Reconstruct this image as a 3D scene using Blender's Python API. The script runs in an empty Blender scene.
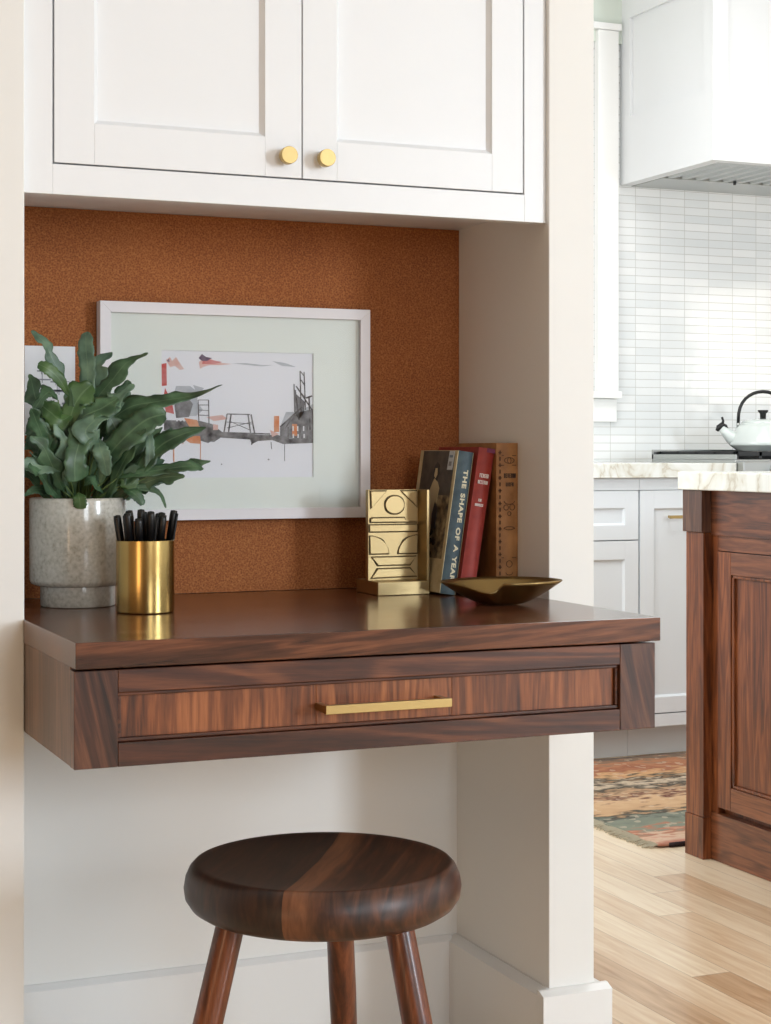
import bpy, bmesh, math, random
from mathutils import Vector, Matrix
R = math.radians
rnd = random.Random(7)
scn = bpy.context.scene
COL = scn.collection

# ------------------------------------------------------------------ camera
F, CX, HY, H = 1716.0, 385.5, 452.0, 0.96
TH = math.atan(730 / F)
cam = bpy.data.cameras.new('camera'); co = bpy.data.objects.new('camera', cam); COL.objects.link(co)
co.location = (0, 0, H); co.rotation_euler = (R(90), 0, -TH)
cam.sensor_fit = 'HORIZONTAL'; cam.sensor_width = 36; cam.lens = F / 771 * 36
cam.shift_x = 0.0; cam.shift_y = -60 / 1024; cam.clip_start = 0.05
cam.shift_y = -60 / 771
scn.camera = co

# ------------------------------------------------------------------ light
scn.view_settings.view_transform = 'Standard'; scn.view_settings.look = 'None'
scn.view_settings.gamma = 1.0; scn.view_settings.use_curve_mapping = False
scn.view_settings.exposure = 0.0
w = bpy.data.worlds.new('world'); scn.world = w; w.use_nodes = True
w.node_tree.nodes['Background'].inputs[0].default_value = (0.93, 0.97, 1.0, 1)
w.node_tree.nodes['Background'].inputs[1].default_value = 0.9

def area(name, loc, target, sx, sy, power, col):
    l = bpy.data.lights.new(name, 'AREA'); l.shape = 'RECTANGLE'; l.size = sx; l.size_y = sy
    l.energy = power; l.color = col
    o = bpy.data.objects.new(name, l); COL.objects.link(o); o.location = loc
    o.rotation_euler = (Vector(target) - Vector(loc)).to_track_quat('-Z', 'Y').to_euler()
    return o
area('window_daylight', (4.15, -2.9, 1.65), (0.95, 2.45, 0.95), 1.2, 1.6, 228, (0.79, 0.90, 1.0))
area('window_daylight', (1.15, -2.9, 1.55), (0.8, 2.4, 0.7), 0.9, 1.1, 44, (0.83, 0.92, 1.0))
area('window_daylight', (6.0, 1.80, 1.60), (3.2, 3.4, 1.2), 0.55, 0.7, 9, (1.0, 0.93, 0.80))
area('window_daylight', (1.45, 4.0, 1.55), (3.0, 4.1, 1.3), 1.1, 1.3, 20, (0.97, 0.99, 1.0))  # unseen window, added to light the hood's left side
area('warm_fill', (-1.1, 0.3, 0.55), (1.2, 2.4, 0.45), 0.5, 0.5, 4.4, (1.0, 0.66, 0.40))  # added fill with no real fitting, warms the alcove's lower walls
area('kitchen_fill', (2.6, 3.5, 2.64), (2.6, 3.5, 0), 1.2, 1.2, 22, (0.96, 0.98, 1.0))  # added overhead fill to brighten the kitchen, no fitting modelled

# ------------------------------------------------------------------ helpers
c_, s_ = math.cos(TH), math.sin(TH)
def at(u, v, y):
    a = (u - CX) / F; b = (HY - v) / F
    d = (s_ + a * c_, c_ - a * s_, b); t = y / d[1]
    return Vector((d[0] * t, y, H + d[2] * t))

WLOC = {}
def tag(o, label=None, cat=None, group=None, kind=None):
    if label: o['label'] = label
    if cat: o['category'] = cat
    if group: o['group'] = group
    if kind: o['kind'] = kind
    return o
def thing(name, label, cat, loc, group=None):
    o = bpy.data.objects.new(name, None); COL.objects.link(o); o.location = loc
    o.empty_display_size = 0.05
    WLOC[o.name] = Vector(loc)
    return tag(o, label, cat, group)
def obj(name, bm, m, parent=None, origin=None, smooth=False, bevel=0, seg=2, label=None, kind=None, recalc=True):
    me = bpy.data.meshes.new(name)
    base = WLOC[parent.name] if parent else Vector((0, 0, 0))
    org = Vector(origin) if origin is not None else base
    for v in bm.verts: v.co -= org
    if recalc: bmesh.ops.recalc_face_normals(bm, faces=bm.faces)
    bm.to_mesh(me); bm.free()
    mats = m if isinstance(m, (list, tuple)) else [m]
    for k in mats: me.materials.append(k)
    o = bpy.data.objects.new(name, me); COL.objects.link(o)
    WLOC[o.name] = org
    o.location = org - base
    if parent: o.parent = parent
    if smooth:
        for p in me.polygons: p.use_smooth = True
    if bevel:
        md = o.modifiers.new('bevel', 'BEVEL'); md.width = bevel; md.segments = seg; md.limit_method = 'ANGLE'; md.angle_limit = R(40)
    if label: o['label'] = label
    if kind: o['kind'] = kind
    return o
def B(): return bmesh.new()
def box(bm, x0, x1, y0, y1, z0, z1, mi=0, M=None):
    vs = [bm.verts.new(p) for p in ((x0,y0,z0),(x1,y0,z0),(x1,y1,z0),(x0,y1,z0),(x0,y0,z1),(x1,y0,z1),(x1,y1,z1),(x0,y1,z1))]
    if M is not None:
        for v in vs: v.co = M @ v.co
    for f in ((0,3,2,1),(4,5,6,7),(0,1,5,4),(1,2,6,5),(2,3,7,6),(3,0,4,7)):
        fc = bm.faces.new([vs[i] for i in f]); fc.material_index = mi
    return vs
def prism(bm, pts, z0, z1, axis='z', M=None, mi=0):
    def P(a, b, z):
        return {'z': (a, b, z), 'y': (a, z, b), 'x': (z, a, b)}[axis]
    lo = [bm.verts.new(P(a, b, z0)) for a, b in pts]; hi = [bm.verts.new(P(a, b, z1)) for a, b in pts]
    if M is not None:
        for v in lo + hi: v.co = M @ v.co
    n = len(pts)
    fs = [bm.faces.new(lo[::-1]), bm.faces.new(hi)]
    for i in range(n): fs.append(bm.faces.new((lo[i], lo[(i+1) % n], hi[(i+1) % n], hi[i])))
    for f in fs: f.material_index = mi
def lathe(bm, prof, cx, cy, n=64, M=None):
    rings = []
    for r, z in prof:
        if r < 1e-6: rings.append([bm.verts.new((cx, cy, z))])
        else: rings.append([bm.verts.new((cx + r*math.cos(2*math.pi*k/n), cy + r*math.sin(2*math.pi*k/n), z)) for k in range(n)])
    if M is not None:
        for ring in rings:
            for v in ring: v.co = M @ v.co
    for a, b in zip(rings, rings[1:]):
        for k in range(n):
            k2 = (k+1) % n
            if len(a) == 1 and len(b) == 1: continue
            if len(a) == 1: bm.faces.new((a[0], b[k2], b[k]))
            elif len(b) == 1: bm.faces.new((a[k], a[k2], b[0]))
            else: bm.faces.new((a[k], a[k2], b[k2], b[k]))
def tube(bm, pts, rads, n=10, caps=True, flat=1.0):
    pts = [Vector(p) for p in pts]
    if not isinstance(rads, (list, tuple)): rads = [rads]*len(pts)
    rings = []; up = Vector((0, 0, 1)); prev = None
    for i, p in enumerate(pts):
        t = (pts[min(i+1, len(pts)-1)] - pts[max(i-1, 0)]).normalized()
        if prev is None:
            ref = up if abs(t.z) < .9 else Vector((1, 0, 0))
            a = t.cross(ref).normalized()
        else:
            a = (prev - t*prev.dot(t)).normalized()
        prev = a; b = t.cross(a)
        rings.append([bm.verts.new(p + (a*math.cos(2*math.pi*k/n) + b*flat*math.sin(2*math.pi*k/n))*rads[i]) for k in range(n)])
    for a, b in zip(rings, rings[1:]):
        for k in range(n): bm.faces.new((a[k], a[(k+1) % n], b[(k+1) % n], b[k]))
    if caps: bm.faces.new(rings[0][::-1]); bm.faces.new(rings[-1])

# ------------------------------------------------------------------ materials
def srgb(r, g, b):
    f = lambda x: ((x/255+0.055)/1.055)**2.4 if x/255 > 0.04045 else x/255/12.92
    return (f(r), f(g), f(b), 1)
def newmat(name):
    m = bpy.data.materials.new(name); m.use_nodes = True
    nt = m.node_tree; b = nt.nodes['Principled BSDF']
    return m, nt, b
def plain(name, col, rough=.5, metal=0, spec=.5, coat=0, bump=None, emis=None):
    m, nt, b = newmat(name)
    b.inputs['Base Color'].default_value = srgb(*col); b.inputs['Roughness'].default_value = rough
    b.inputs['Metallic'].default_value = metal; b.inputs['Specular IOR Level'].default_value = spec
    b.inputs['Coat Weight'].default_value = coat
    # a faint variation keeps every surface procedural
    tc = nt.nodes.new('ShaderNodeTexCoord'); nz = nt.nodes.new('ShaderNodeTexNoise'); nz.inputs['Scale'].default_value = (bump or (60, 0))[0]
    nz.inputs['Detail'].default_value = 3
    nt.links.new(tc.outputs['Object'], nz.inputs['Vector'])
    bp = nt.nodes.new('ShaderNodeBump'); bp.inputs['Strength'].default_value = (bump or (60, .03))[1]; bp.inputs['Distance'].default_value = .002
    nt.links.new(nz.outputs['Fac'], bp.inputs['Height']); nt.links.new(bp.outputs['Normal'], b.inputs['Normal'])
    return m
def ramp(nt, stops, interp='LINEAR'):
    r = nt.nodes.new('ShaderNodeValToRGB'); r.color_ramp.interpolation = interp
    e = r.color_ramp.elements
    e[0].position, e[0].color = stops[0][0], srgb(*stops[0][1])
    e[1].position, e[1].color = stops[-1][0], srgb(*stops[-1][1])
    for p, c in stops[1:-1]:
        n = e.new(p); n.color = srgb(*c)
    return r
def mathn(nt, op, a, b=None, c=None):
    n = nt.nodes.new('ShaderNodeMath'); n.operation = op
    for i, x in enumerate((a, b, c)):
        if x is None: continue
        if isinstance(x, (int, float)): n.inputs[i].default_value = x
        else: nt.links.new(x, n.inputs[i])
    return n.outputs[0]
def walnut(name, grain='x', dark=(45, 24, 17), mid=(88, 50, 34), light=(128, 78, 52), scale=1.0, rough=.33, coat=.15, tilt=0, off=0.0, figure=1.0):
    m, nt, b = newmat(name)
    tc = nt.nodes.new('ShaderNodeTexCoord'); mp = nt.nodes.new('ShaderNodeMapping')
    st = {'x': (.8, 9, 9), 'y': (9, .8, 9), 'z': (9, 9, .8)}[grain]
    r0 = nt.nodes.new('ShaderNodeMapping'); r0.inputs['Rotation'].default_value = (0, tilt, 0)
    r0.inputs['Location'].default_value = (off, off*1.7, off*.6)
    nt.links.new(tc.outputs['Object'], r0.inputs['Vector'])
    mp.inputs['Scale'].default_value = [v*scale for v in st]
    nt.links.new(r0.outputs['Vector'], mp.inputs['Vector'])
    n1 = nt.nodes.new('ShaderNodeTexNoise'); n1.inputs['Scale'].default_value = 3.2; n1.inputs['Detail'].default_value = 2.5; n1.inputs['Distortion'].default_value = .6*figure
    nt.links.new(mp.outputs['Vector'], n1.inputs['Vector'])
    rings = mathn(nt, 'SINE', mathn(nt, 'MULTIPLY', n1.outputs['Fac'], 30.0*figure))
    rings = mathn(nt, 'MULTIPLY_ADD', rings, .5, .5)
    n2 = nt.nodes.new('ShaderNodeTexNoise'); n2.inputs['Scale'].default_value = 7; n2.inputs['Detail'].default_value = 7; n2.inputs['Roughness'].default_value = .62
    mq = nt.nodes.new('ShaderNodeMapping'); mq.inputs['Scale'].default_value = [v*scale for v in {'x': (1.3, 26, 26), 'y': (26, 1.3, 26), 'z': (26, 26, 1.3)}[grain]]
    nt.links.new(r0.outputs['Vector'], mq.inputs['Vector']); nt.links.new(mq.outputs['Vector'], n2.inputs['Vector'])
    n3 = nt.nodes.new('ShaderNodeTexNoise'); n3.inputs['Scale'].default_value = 1.6; n3.inputs['Detail'].default_value = 2
    nt.links.new(mp.outputs['Vector'], n3.inputs['Vector'])
    v = mathn(nt, 'ADD', mathn(nt, 'MULTIPLY', rings, .24), mathn(nt, 'MULTIPLY', n2.outputs['Fac'], .62))
    v = mathn(nt, 'ADD', v, mathn(nt, 'MULTIPLY', n3.outputs['Fac'], .55))
    n4 = nt.nodes.new('ShaderNodeTexNoise'); n4.inputs['Scale'].default_value = 26; n4.inputs['Detail'].default_value = 4; nt.links.new(mq.outputs['Vector'], n4.inputs['Vector'])
    v = mathn(nt, 'ADD', v, mathn(nt, 'MULTIPLY', mathn(nt, 'SUBTRACT', n4.outputs['Fac'], .5), .28))
    v = mathn(nt, 'SUBTRACT', v, .19)
    rp = ramp(nt, [(.22, dark), (.52, mid), (.82, light)])
    nt.links.new(v, rp.inputs['Fac']); nt.links.new(rp.outputs['Color'], b.inputs['Base Color'])
    b.inputs['Roughness'].default_value = rough; b.inputs['Coat Weight'].default_value = coat; b.inputs['Coat Roughness'].default_value = .12
    bp = nt.nodes.new('ShaderNodeBump'); bp.inputs['Strength'].default_value = .12; bp.inputs['Distance'].default_value = .001
    nt.links.new(n2.outputs['Fac'], bp.inputs['Height']); nt.links.new(bp.outputs['Normal'], b.inputs['Normal'])
    return m

M = {}
M['wall'] = plain('wall_paint', (238, 237, 233), .55, bump=(90, .05))
M['tan'] = plain('warm_wall_paint', (160, 134, 108), .7)
M['trim'] = plain('trim_paint', (240, 240, 238), .38, bump=(90, .04))
M['cab'] = plain('cabinet_paint', (238, 240, 242), .38, bump=(130, .04))
M['kcab'] = plain('kitchen_cabinet_paint', (224, 231, 236), .38)
M['kwall'] = plain('kitchen_wall_paint', (214, 222, 212), .6)
M['ceil'] = plain('ceiling_paint', (240, 240, 238), .8)
M['hood'] = plain('hood_paint', (226, 228, 229), .4)
M['brass'] = plain('satin_brass', (184, 158, 106), .36, 1, bump=(400, .08))
M['brassb'] = plain('polished_brass', (196, 166, 104), .24, 1, bump=(30, .02))
M['brassc'] = plain('cast_brass', (176, 154, 112), .44, 1, bump=(260, .07))
M['bronze'] = plain('aged_brass', (150, 126, 82), .34, 1, bump=(60, .1))
M['edging'] = plain('dark_edging', (74, 60, 34), .5, .6)
M['black'] = plain('black_plastic', (16, 16, 17), .35)
M['blackm'] = plain('black_iron', (26, 27, 28), .5)
M['silver'] = plain('silver_edge', (210, 210, 212), .25, 1)
M['steel'] = plain('brushed_steel', (178, 180, 178), .3, 1, bump=(200, .1))
M['enamel'] = plain('white_enamel', (222, 230, 226), .15, coat=.5)
M['paper'] = plain('white_paper', (232, 232, 234), .7)
M['mat'] = plain('mat_board', (234, 238, 231), .85)
M['frame'] = plain('white_frame', (232, 228, 230), .5, bump=(120, .1))
M['gap'] = plain('shadow_gap', (60, 56, 50), .8)
M['soil'] = plain('soil', (48, 34, 25), .95, bump=(200, .8))
M['pages'] = plain('page_block', (196, 176, 138), .85, bump=(300, .2))

W_slab = walnut('walnut_slab', 'x', (44, 24, 16), (88, 50, 32), (138, 84, 54), tilt=R(4), off=.3, rough=.24, coat=.3)
W_side = walnut('walnut_side', 'z', (58, 36, 25), (96, 64, 45), (132, 92, 66), off=.9, figure=.6)
W_rail = walnut('walnut_rail', 'x', (36, 18, 12), (82, 44, 28), (128, 76, 48), tilt=R(-3), off=1.3)
W_stile = walnut('walnut_stile', 'z', (34, 18, 13), (76, 44, 31), (122, 78, 54), tilt=R(14), off=2.1)
W_panel = walnut('walnut_panel', 'z', (62, 30, 16), (128, 72, 40), (176, 108, 64), off=.55, scale=1.1)
W_panel2 = walnut('walnut_panel_light', 'z', (72, 36, 20), (138, 80, 46), (182, 114, 68), off=3.7, scale=1.2)
W_isl = walnut('walnut_island', 'z', (66, 32, 15), (116, 62, 32), (154, 90, 50), off=4.4)
W_islh = walnut('walnut_island_rail', 'y', (58, 30, 17), (106, 60, 36), (142, 86, 54), off=5.1)
W_isld = walnut('walnut_island_block', 'z', (52, 32, 26), (84, 56, 44), (110, 78, 60), off=6.6)
W_leg = walnut('walnut_leg', 'z', (46, 22, 12), (94, 48, 26), (138, 76, 42), off=7.7)

# cork
m, nt, b = newmat('cork'); M['cork'] = m
tc = nt.nodes.new('ShaderNodeTexCoord')
n1 = nt.nodes.new('ShaderNodeTexNoise'); n1.inputs['Scale'].default_value = 420; n1.inputs['Detail'].default_value = 4; n1.inputs['Roughness'].default_value = .65
n2 = nt.nodes.new('ShaderNodeTexVoronoi'); n2.inputs['Scale'].default_value = 330
n3 = nt.nodes.new('ShaderNodeTexNoise'); n3.inputs['Scale'].default_value = 9
for n in (n1, n2, n3): nt.links.new(tc.outputs['Object'], n.inputs['Vector'])
v = mathn(nt, 'ADD', mathn(nt, 'MULTIPLY', n1.outputs['Fac'], .7), mathn(nt, 'MULTIPLY', n2.outputs['Distance'], .35))
v = mathn(nt, 'ADD', v, mathn(nt, 'MULTIPLY', n3.outputs['Fac'], .15))
rp = ramp(nt, [(.34, (108, 58, 26)), (.56, (150, 86, 42)), (.80, (184, 118, 66))])
nt.links.new(v, rp.inputs['Fac']); nt.links.new(rp.outputs['Color'], b.inputs['Base Color']); b.inputs['Roughness'].default_value = .85
bp = nt.nodes.new('ShaderNodeBump'); bp.inputs['Strength'].default_value = .4; bp.inputs['Distance'].default_value = .002
nt.links.new(n1.outputs['Fac'], bp.inputs['Height']); nt.links.new(bp.outputs['Normal'], b.inputs['Normal'])

# oak floor, boards run along Y
m, nt, b = newmat('oak_floor'); M['floor'] = m
tc = nt.nodes.new('ShaderNodeTexCoord'); sp = nt.nodes.new('ShaderNodeSeparateXYZ'); nt.links.new(tc.outputs['Object'], sp.inputs[0])
bx = mathn(nt, 'DIVIDE', sp.outputs['X'], .083); bi = mathn(nt, 'FLOOR', bx)
wn = nt.nodes.new('ShaderNodeTexWhiteNoise'); wn.noise_dimensions = '1D'; nt.links.new(bi, wn.inputs['W'])
by = mathn(nt, 'ADD', mathn(nt, 'DIVIDE', sp.outputs['Y'], 1.1), mathn(nt, 'MULTIPLY', wn.outputs['Value'], 5.0)); byi = mathn(nt, 'FLOOR', by)
wn2 = nt.nodes.new('ShaderNodeTexWhiteNoise'); wn2.noise_dimensions = '2D'
cb = nt.nodes.new('ShaderNodeCombineXYZ'); nt.links.new(bi, cb.inputs[0]); nt.links.new(byi, cb.inputs[1]); nt.links.new(cb.outputs[0], wn2.inputs['Vector'])
mp = nt.nodes.new('ShaderNodeMapping'); mp.inputs['Scale'].default_value = (22, 1.6, 1)
cb2 = nt.nodes.new('ShaderNodeVectorMath'); cb2.operation = 'ADD'
nt.links.new(tc.outputs['Object'], cb2.inputs[0]); nt.links.new(wn2.outputs['Color'], cb2.inputs[1]); nt.links.new(cb2.outputs[0], mp.inputs['Vector'])
ng = nt.nodes.new('ShaderNodeTexNoise'); ng.inputs['Scale'].default_value = 3; ng.inputs['Detail'].default_value = 6; ng.inputs['Distortion'].default_value = .8
nt.links.new(mp.outputs['Vector'], ng.inputs['Vector'])
v = mathn(nt, 'ADD', mathn(nt, 'MULTIPLY', wn2.outputs['Value'], .5), mathn(nt, 'MULTIPLY', ng.outputs['Fac'], .65))
rp = ramp(nt, [(.2, (174, 136, 98)), (.5, (212, 180, 144)), (.85, (240, 222, 192))])
nt.links.new(v, rp.inputs['Fac'])
fx = mathn(nt, 'FRACT', bx); g1 = mathn(nt, 'LESS_THAN', fx, .018)
fy = mathn(nt, 'FRACT', by); g2 = mathn(nt, 'LESS_THAN', fy, .0018)
gp = mathn(nt, 'MAXIMUM', g1, g2)
mx = nt.nodes.new('ShaderNodeMix'); mx.data_type = 'RGBA'; nt.links.new(mathn(nt, 'MULTIPLY', gp, .55), mx.inputs['Factor']); nt.links.new(rp.outputs['Color'], mx.inputs['A']); mx.inputs['B'].default_value = srgb(110, 80, 55)
nt.links.new(mx.outputs['Result'], b.inputs['Base Color']); b.inputs['Roughness'].default_value = .3; b.inputs['Coat Weight'].default_value = .3; b.inputs['Coat Roughness'].default_value = .15

# narrow stacked wall tile
m, nt, b = newmat('stacked_tile'); M['tile'] = m
tc = nt.nodes.new('ShaderNodeTexCoord'); sp = nt.nodes.new('ShaderNodeSeparateXYZ'); nt.links.new(tc.outputs['Object'], sp.inputs[0])
tx = mathn(nt, 'DIVIDE', mathn(nt, 'SUBTRACT', sp.outputs['X'], 3.5083), .1024); tz = mathn(nt, 'DIVIDE', sp.outputs['Z'], .0283)
gx = mathn(nt, 'LESS_THAN', mathn(nt, 'FRACT', tx), .022); gz = mathn(nt, 'LESS_THAN', mathn(nt, 'FRACT', tz), .085)
gr = mathn(nt, 'MAXIMUM', gx, gz)
cb = nt.nodes.new('ShaderNodeCombineXYZ'); nt.links.new(mathn(nt, 'FLOOR', tx), cb.inputs[0]); nt.links.new(mathn(nt, 'FLOOR', tz), cb.inputs[1])
wn = nt.nodes.new('ShaderNodeTexWhiteNoise'); wn.noise_dimensions = '2D'; nt.links.new(cb.outputs[0], wn.inputs['Vector'])
rp = ramp(nt, [(0, (222, 225, 225)), (1, (236, 237, 236))]); nt.links.new(wn.outputs['Value'], rp.inputs['Fac'])
mx = nt.nodes.new('ShaderNodeMix'); mx.data_type = 'RGBA'; nt.links.new(gr, mx.inputs['Factor']); nt.links.new(rp.outputs['Color'], mx.inputs['A']); mx.inputs['B'].default_value = srgb(196, 196, 192)
nt.links.new(mx.outputs['Result'], b.inputs['Base Color']); b.inputs['Roughness'].default_value = .1
nn = nt.nodes.new('ShaderNodeTexNoise'); nn.inputs['Scale'].default_value = 14; nt.links.new(tc.outputs['Object'], nn.inputs['Vector'])
hgt = mathn(nt, 'ADD', mathn(nt, 'MULTIPLY', nn.outputs['Fac'], .6), mathn(nt, 'MULTIPLY', gr, -.3))
bp = nt.nodes.new('ShaderNodeBump'); bp.inputs['Strength'].default_value = .25; bp.inputs['Distance'].default_value = .004
nt.links.new(hgt, bp.inputs['Height']); nt.links.new(bp.outputs['Normal'], b.inputs['Normal'])

# marble
m, nt, b = newmat('veined_marble'); M['marble'] = m
tc = nt.nodes.new('ShaderNodeTexCoord'); n1 = nt.nodes.new('ShaderNodeTexNoise'); n1.inputs['Scale'].default_value = 5; n1.inputs['Detail'].default_value = 5; n1.inputs['Distortion'].default_value = 1.2
nt.links.new(tc.outputs['Object'], n1.inputs['Vector'])
v = mathn(nt, 'ABSOLUTE', mathn(nt, 'SUBTRACT', n1.outputs['Fac'], .5))
rp = ramp(nt, [(0, (196, 190, 174)), (.02, (218, 218, 208)), (.09, (232, 235, 231))]); nt.links.new(v, rp.inputs['Fac'])
nt.links.new(rp.outputs['Color'], b.inputs['Base Color']); b.inputs['Roughness'].default_value = .18

# speckled stoneware
m, nt, b = newmat('speckled_stoneware'); M['pot'] = m
tc = nt.nodes.new('ShaderNodeTexCoord'); n1 = nt.nodes.new('ShaderNodeTexNoise'); n1.inputs['Scale'].default_value = 190; n1.inputs['Detail'].default_value = 3
n2 = nt.nodes.new('ShaderNodeTexNoise'); n2.inputs['Scale'].default_value = 14; n2.inputs['Detail'].default_value = 3
for n in (n1, n2): nt.links.new(tc.outputs['Object'], n.inputs['Vector'])
v = mathn(nt, 'ADD', mathn(nt, 'MULTIPLY', n1.outputs['Fac'], .65), mathn(nt, 'MULTIPLY', n2.outputs['Fac'], .35))
rp = ramp(nt, [(.30, (160, 155, 142)), (.46, (190, 186, 174)), (.62, (206, 202, 192))]); nt.links.new(v, rp.inputs['Fac'])
nt.links.new(rp.outputs['Color'], b.inputs['Base Color']); b.inputs['Roughness'].default_value = .25; b.inputs['Coat Weight'].default_value = .6; b.inputs['Coat Roughness'].default_value = .06

# leaves
def leafmat(name, c0, c1, c2):
    m, nt, b = newmat(name)
    tc = nt.nodes.new('ShaderNodeTexCoord'); n1 = nt.nodes.new('ShaderNodeTexNoise'); n1.inputs['Scale'].default_value = 38; n1.inputs['Detail'].default_value = 3
    nt.links.new(tc.outputs['Object'], n1.inputs['Vector'])
    rp = ramp(nt, [(.3, c0), (.5, c1), (.72, c2)]); nt.links.new(n1.outputs['Fac'], rp.inputs['Fac'])
    uvn = nt.nodes.new('ShaderNodeTexCoord'); su = nt.nodes.new('ShaderNodeSeparateXYZ'); nt.links.new(uvn.outputs['UV'], su.inputs[0])
    dm_ = mathn(nt, 'ABSOLUTE', mathn(nt, 'SUBTRACT', su.outputs['X'], .5)); rb = mathn(nt, 'MULTIPLY', mathn(nt, 'LESS_THAN', dm_, .03), .28)
    mx = nt.nodes.new('ShaderNodeMix'); mx.data_type = 'RGBA'; nt.links.new(rb, mx.inputs['Factor']); nt.links.new(rp.outputs['Color'], mx.inputs['A']); mx.inputs['B'].default_value = srgb(126, 150, 112)
    nt.links.new(mx.outputs['Result'], b.inputs['Base Color']); b.inputs['Roughness'].default_value = .40
    bp = nt.nodes.new('ShaderNodeBump'); bp.inputs['Strength'].default_value = .3; bp.inputs['Distance'].default_value = .003
    nt.links.new(n1.outputs['Fac'], bp.inputs['Height']); nt.links.new(bp.outputs['Normal'], b.inputs['Normal'])
    return m
M['leaf'] = leafmat('blue_green_leaf', (42, 64, 42), (62, 90, 60), (90, 120, 86))
M['leaf2'] = leafmat('grey_green_leaf', (60, 84, 66), (88, 114, 92), (116, 142, 114))
M['leaf3'] = leafmat('fresh_green_leaf', (48, 74, 36), (64, 94, 48), (88, 116, 66))
M['stem'] = plain('fern_stem', (92, 110, 56), .6)

# rug
m, nt, b = newmat('kilim_rug'); M['rug'] = m
tc = nt.nodes.new('ShaderNodeTexCoord'); sp = nt.nodes.new('ShaderNodeSeparateXYZ'); nt.links.new(tc.outputs['Object'], sp.inputs[0])
mp = nt.nodes.new('ShaderNodeMapping'); mp.inputs['Scale'].default_value = (9, 20, 1); nt.links.new(tc.outputs['Object'], mp.inputs['Vector'])
n1 = nt.nodes.new('ShaderNodeTexNoise'); n1.inputs['Scale'].default_value = 1.6; n1.inputs['Detail'].default_value = 5; nt.links.new(mp.outputs['Vector'], n1.inputs['Vector'])
v = mathn(nt, 'MULTIPLY', mathn(nt, 'ADD', sp.outputs['Y'], 4.09-3.565), .94)
v = mathn(nt, 'ADD', v, mathn(nt, 'MULTIPLY', mathn(nt, 'SUBTRACT', n1.outputs['Fac'], .5), .34))
rp = ramp(nt, [(.0, (186, 128, 108)), (.07, (204, 176, 150)), (.12, (170, 110, 84)), (.17, (126, 130, 112)), (.26, (112, 118, 104)), (.31, (60, 54, 44)), (.35, (186, 150, 112)), (.45, (198, 164, 126)), (.50, (92, 44, 34)), (.54, (188, 152, 116)),
               (.60, (54, 50, 42)), (.66, (196, 176, 150)), (.70, (50, 44, 36)), (.76, (200, 156, 110)), (.83, (146, 88, 62)), (.90, (172, 118, 84)), (.96, (128, 104, 84)), (1, (110, 94, 80))][:18])
nt.links.new(v, rp.inputs['Fac'])
v2 = nt.nodes.new('ShaderNodeTexVoronoi'); v2.inputs['Scale'].default_value = 60; nt.links.new(tc.outputs['Object'], v2.inputs['Vector'])
sel = mathn(nt, 'GREATER_THAN', mathn(nt, 'MULTIPLY', v2.outputs['Color'], 1.0), .78)
mx = nt.nodes.new('ShaderNodeMix'); mx.data_type = 'RGBA'; nt.links.new(mathn(nt, 'MULTIPLY', sel, .35), mx.inputs['Factor']); nt.links.new(rp.outputs['Color'], mx.inputs['A']); mx.inputs['B'].default_value = srgb(206, 188, 164)
nt.links.new(mx.outputs['Result'], b.inputs['Base Color']); b.inputs['Roughness'].default_value = .95
M['fringe'] = plain('rug_fringe', (176, 168, 146), .95)
M['rugedge'] = plain('rug_selvage', (44, 28, 30), .95)

# glass
m, nt, b = newmat('picture_glass'); M['glass'] = m
tr = nt.nodes.new('ShaderNodeBsdfTransparent'); gl = nt.nodes.new('ShaderNodeBsdfGlossy'); gl.inputs['Roughness'].default_value = .02
fr = nt.nodes.new('ShaderNodeFresnel'); fr.inputs['IOR'].default_value = 1.45; ms = nt.nodes.new('ShaderNodeMixShader')
nt.links.new(fr.outputs[0], ms.inputs[0]); nt.links.new(tr.outputs[0], ms.inputs[1]); nt.links.new(gl.outputs[0], ms.inputs[2])
nt.links.new(ms.outputs[0], nt.nodes['Material Output'].inputs['Surface'])

# ------------------------------------------------------------------ setting
XL, XR, YF, YB = .4467, 1.2281, 2.263, 2.583
ZD, ZDb = .74, .709                    # desk top and its underside
YK = 5.26; ZC = 2.70
def struct(name, bm, m, **k): return tag(obj(name, bm, m, **k), kind='structure')
bm = B(); box(bm, -3, 6.2, -3, YK+.12, -.08, 0); struct('floor', bm, M['floor'])
bm = B(); box(bm, -1.6, 6.2, -3.0, YK+.12, ZC, ZC+.1); struct('ceiling', bm, M['ceil'])
bm = B(); box(bm, -1.7, -1.6, -3.0, YF+.4, 0, ZC); struct('wall_far_left', bm, M['tan'])
bm = B(); box(bm, -1.7, 6.2, -3.1, -3.0, 0, ZC); struct('wall_front', bm, M['tan'])
bm = B(); box(bm, -1.6, XL, YF, 2.70, 0, ZC); struct('wall_left', bm, M['wall'], bevel=.002)
bm = B(); box(bm, XR, 1.3051, YF, 2.70, 0, ZC); struct('wall_right', bm, M['wall'], bevel=.0015)
bm = B(); box(bm, XL, XR, YB, 2.70, 0, ZC); struct('wall_back', bm, M['wall'])
def board(bm, pts, z1, ch=.007):
    pass
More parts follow.
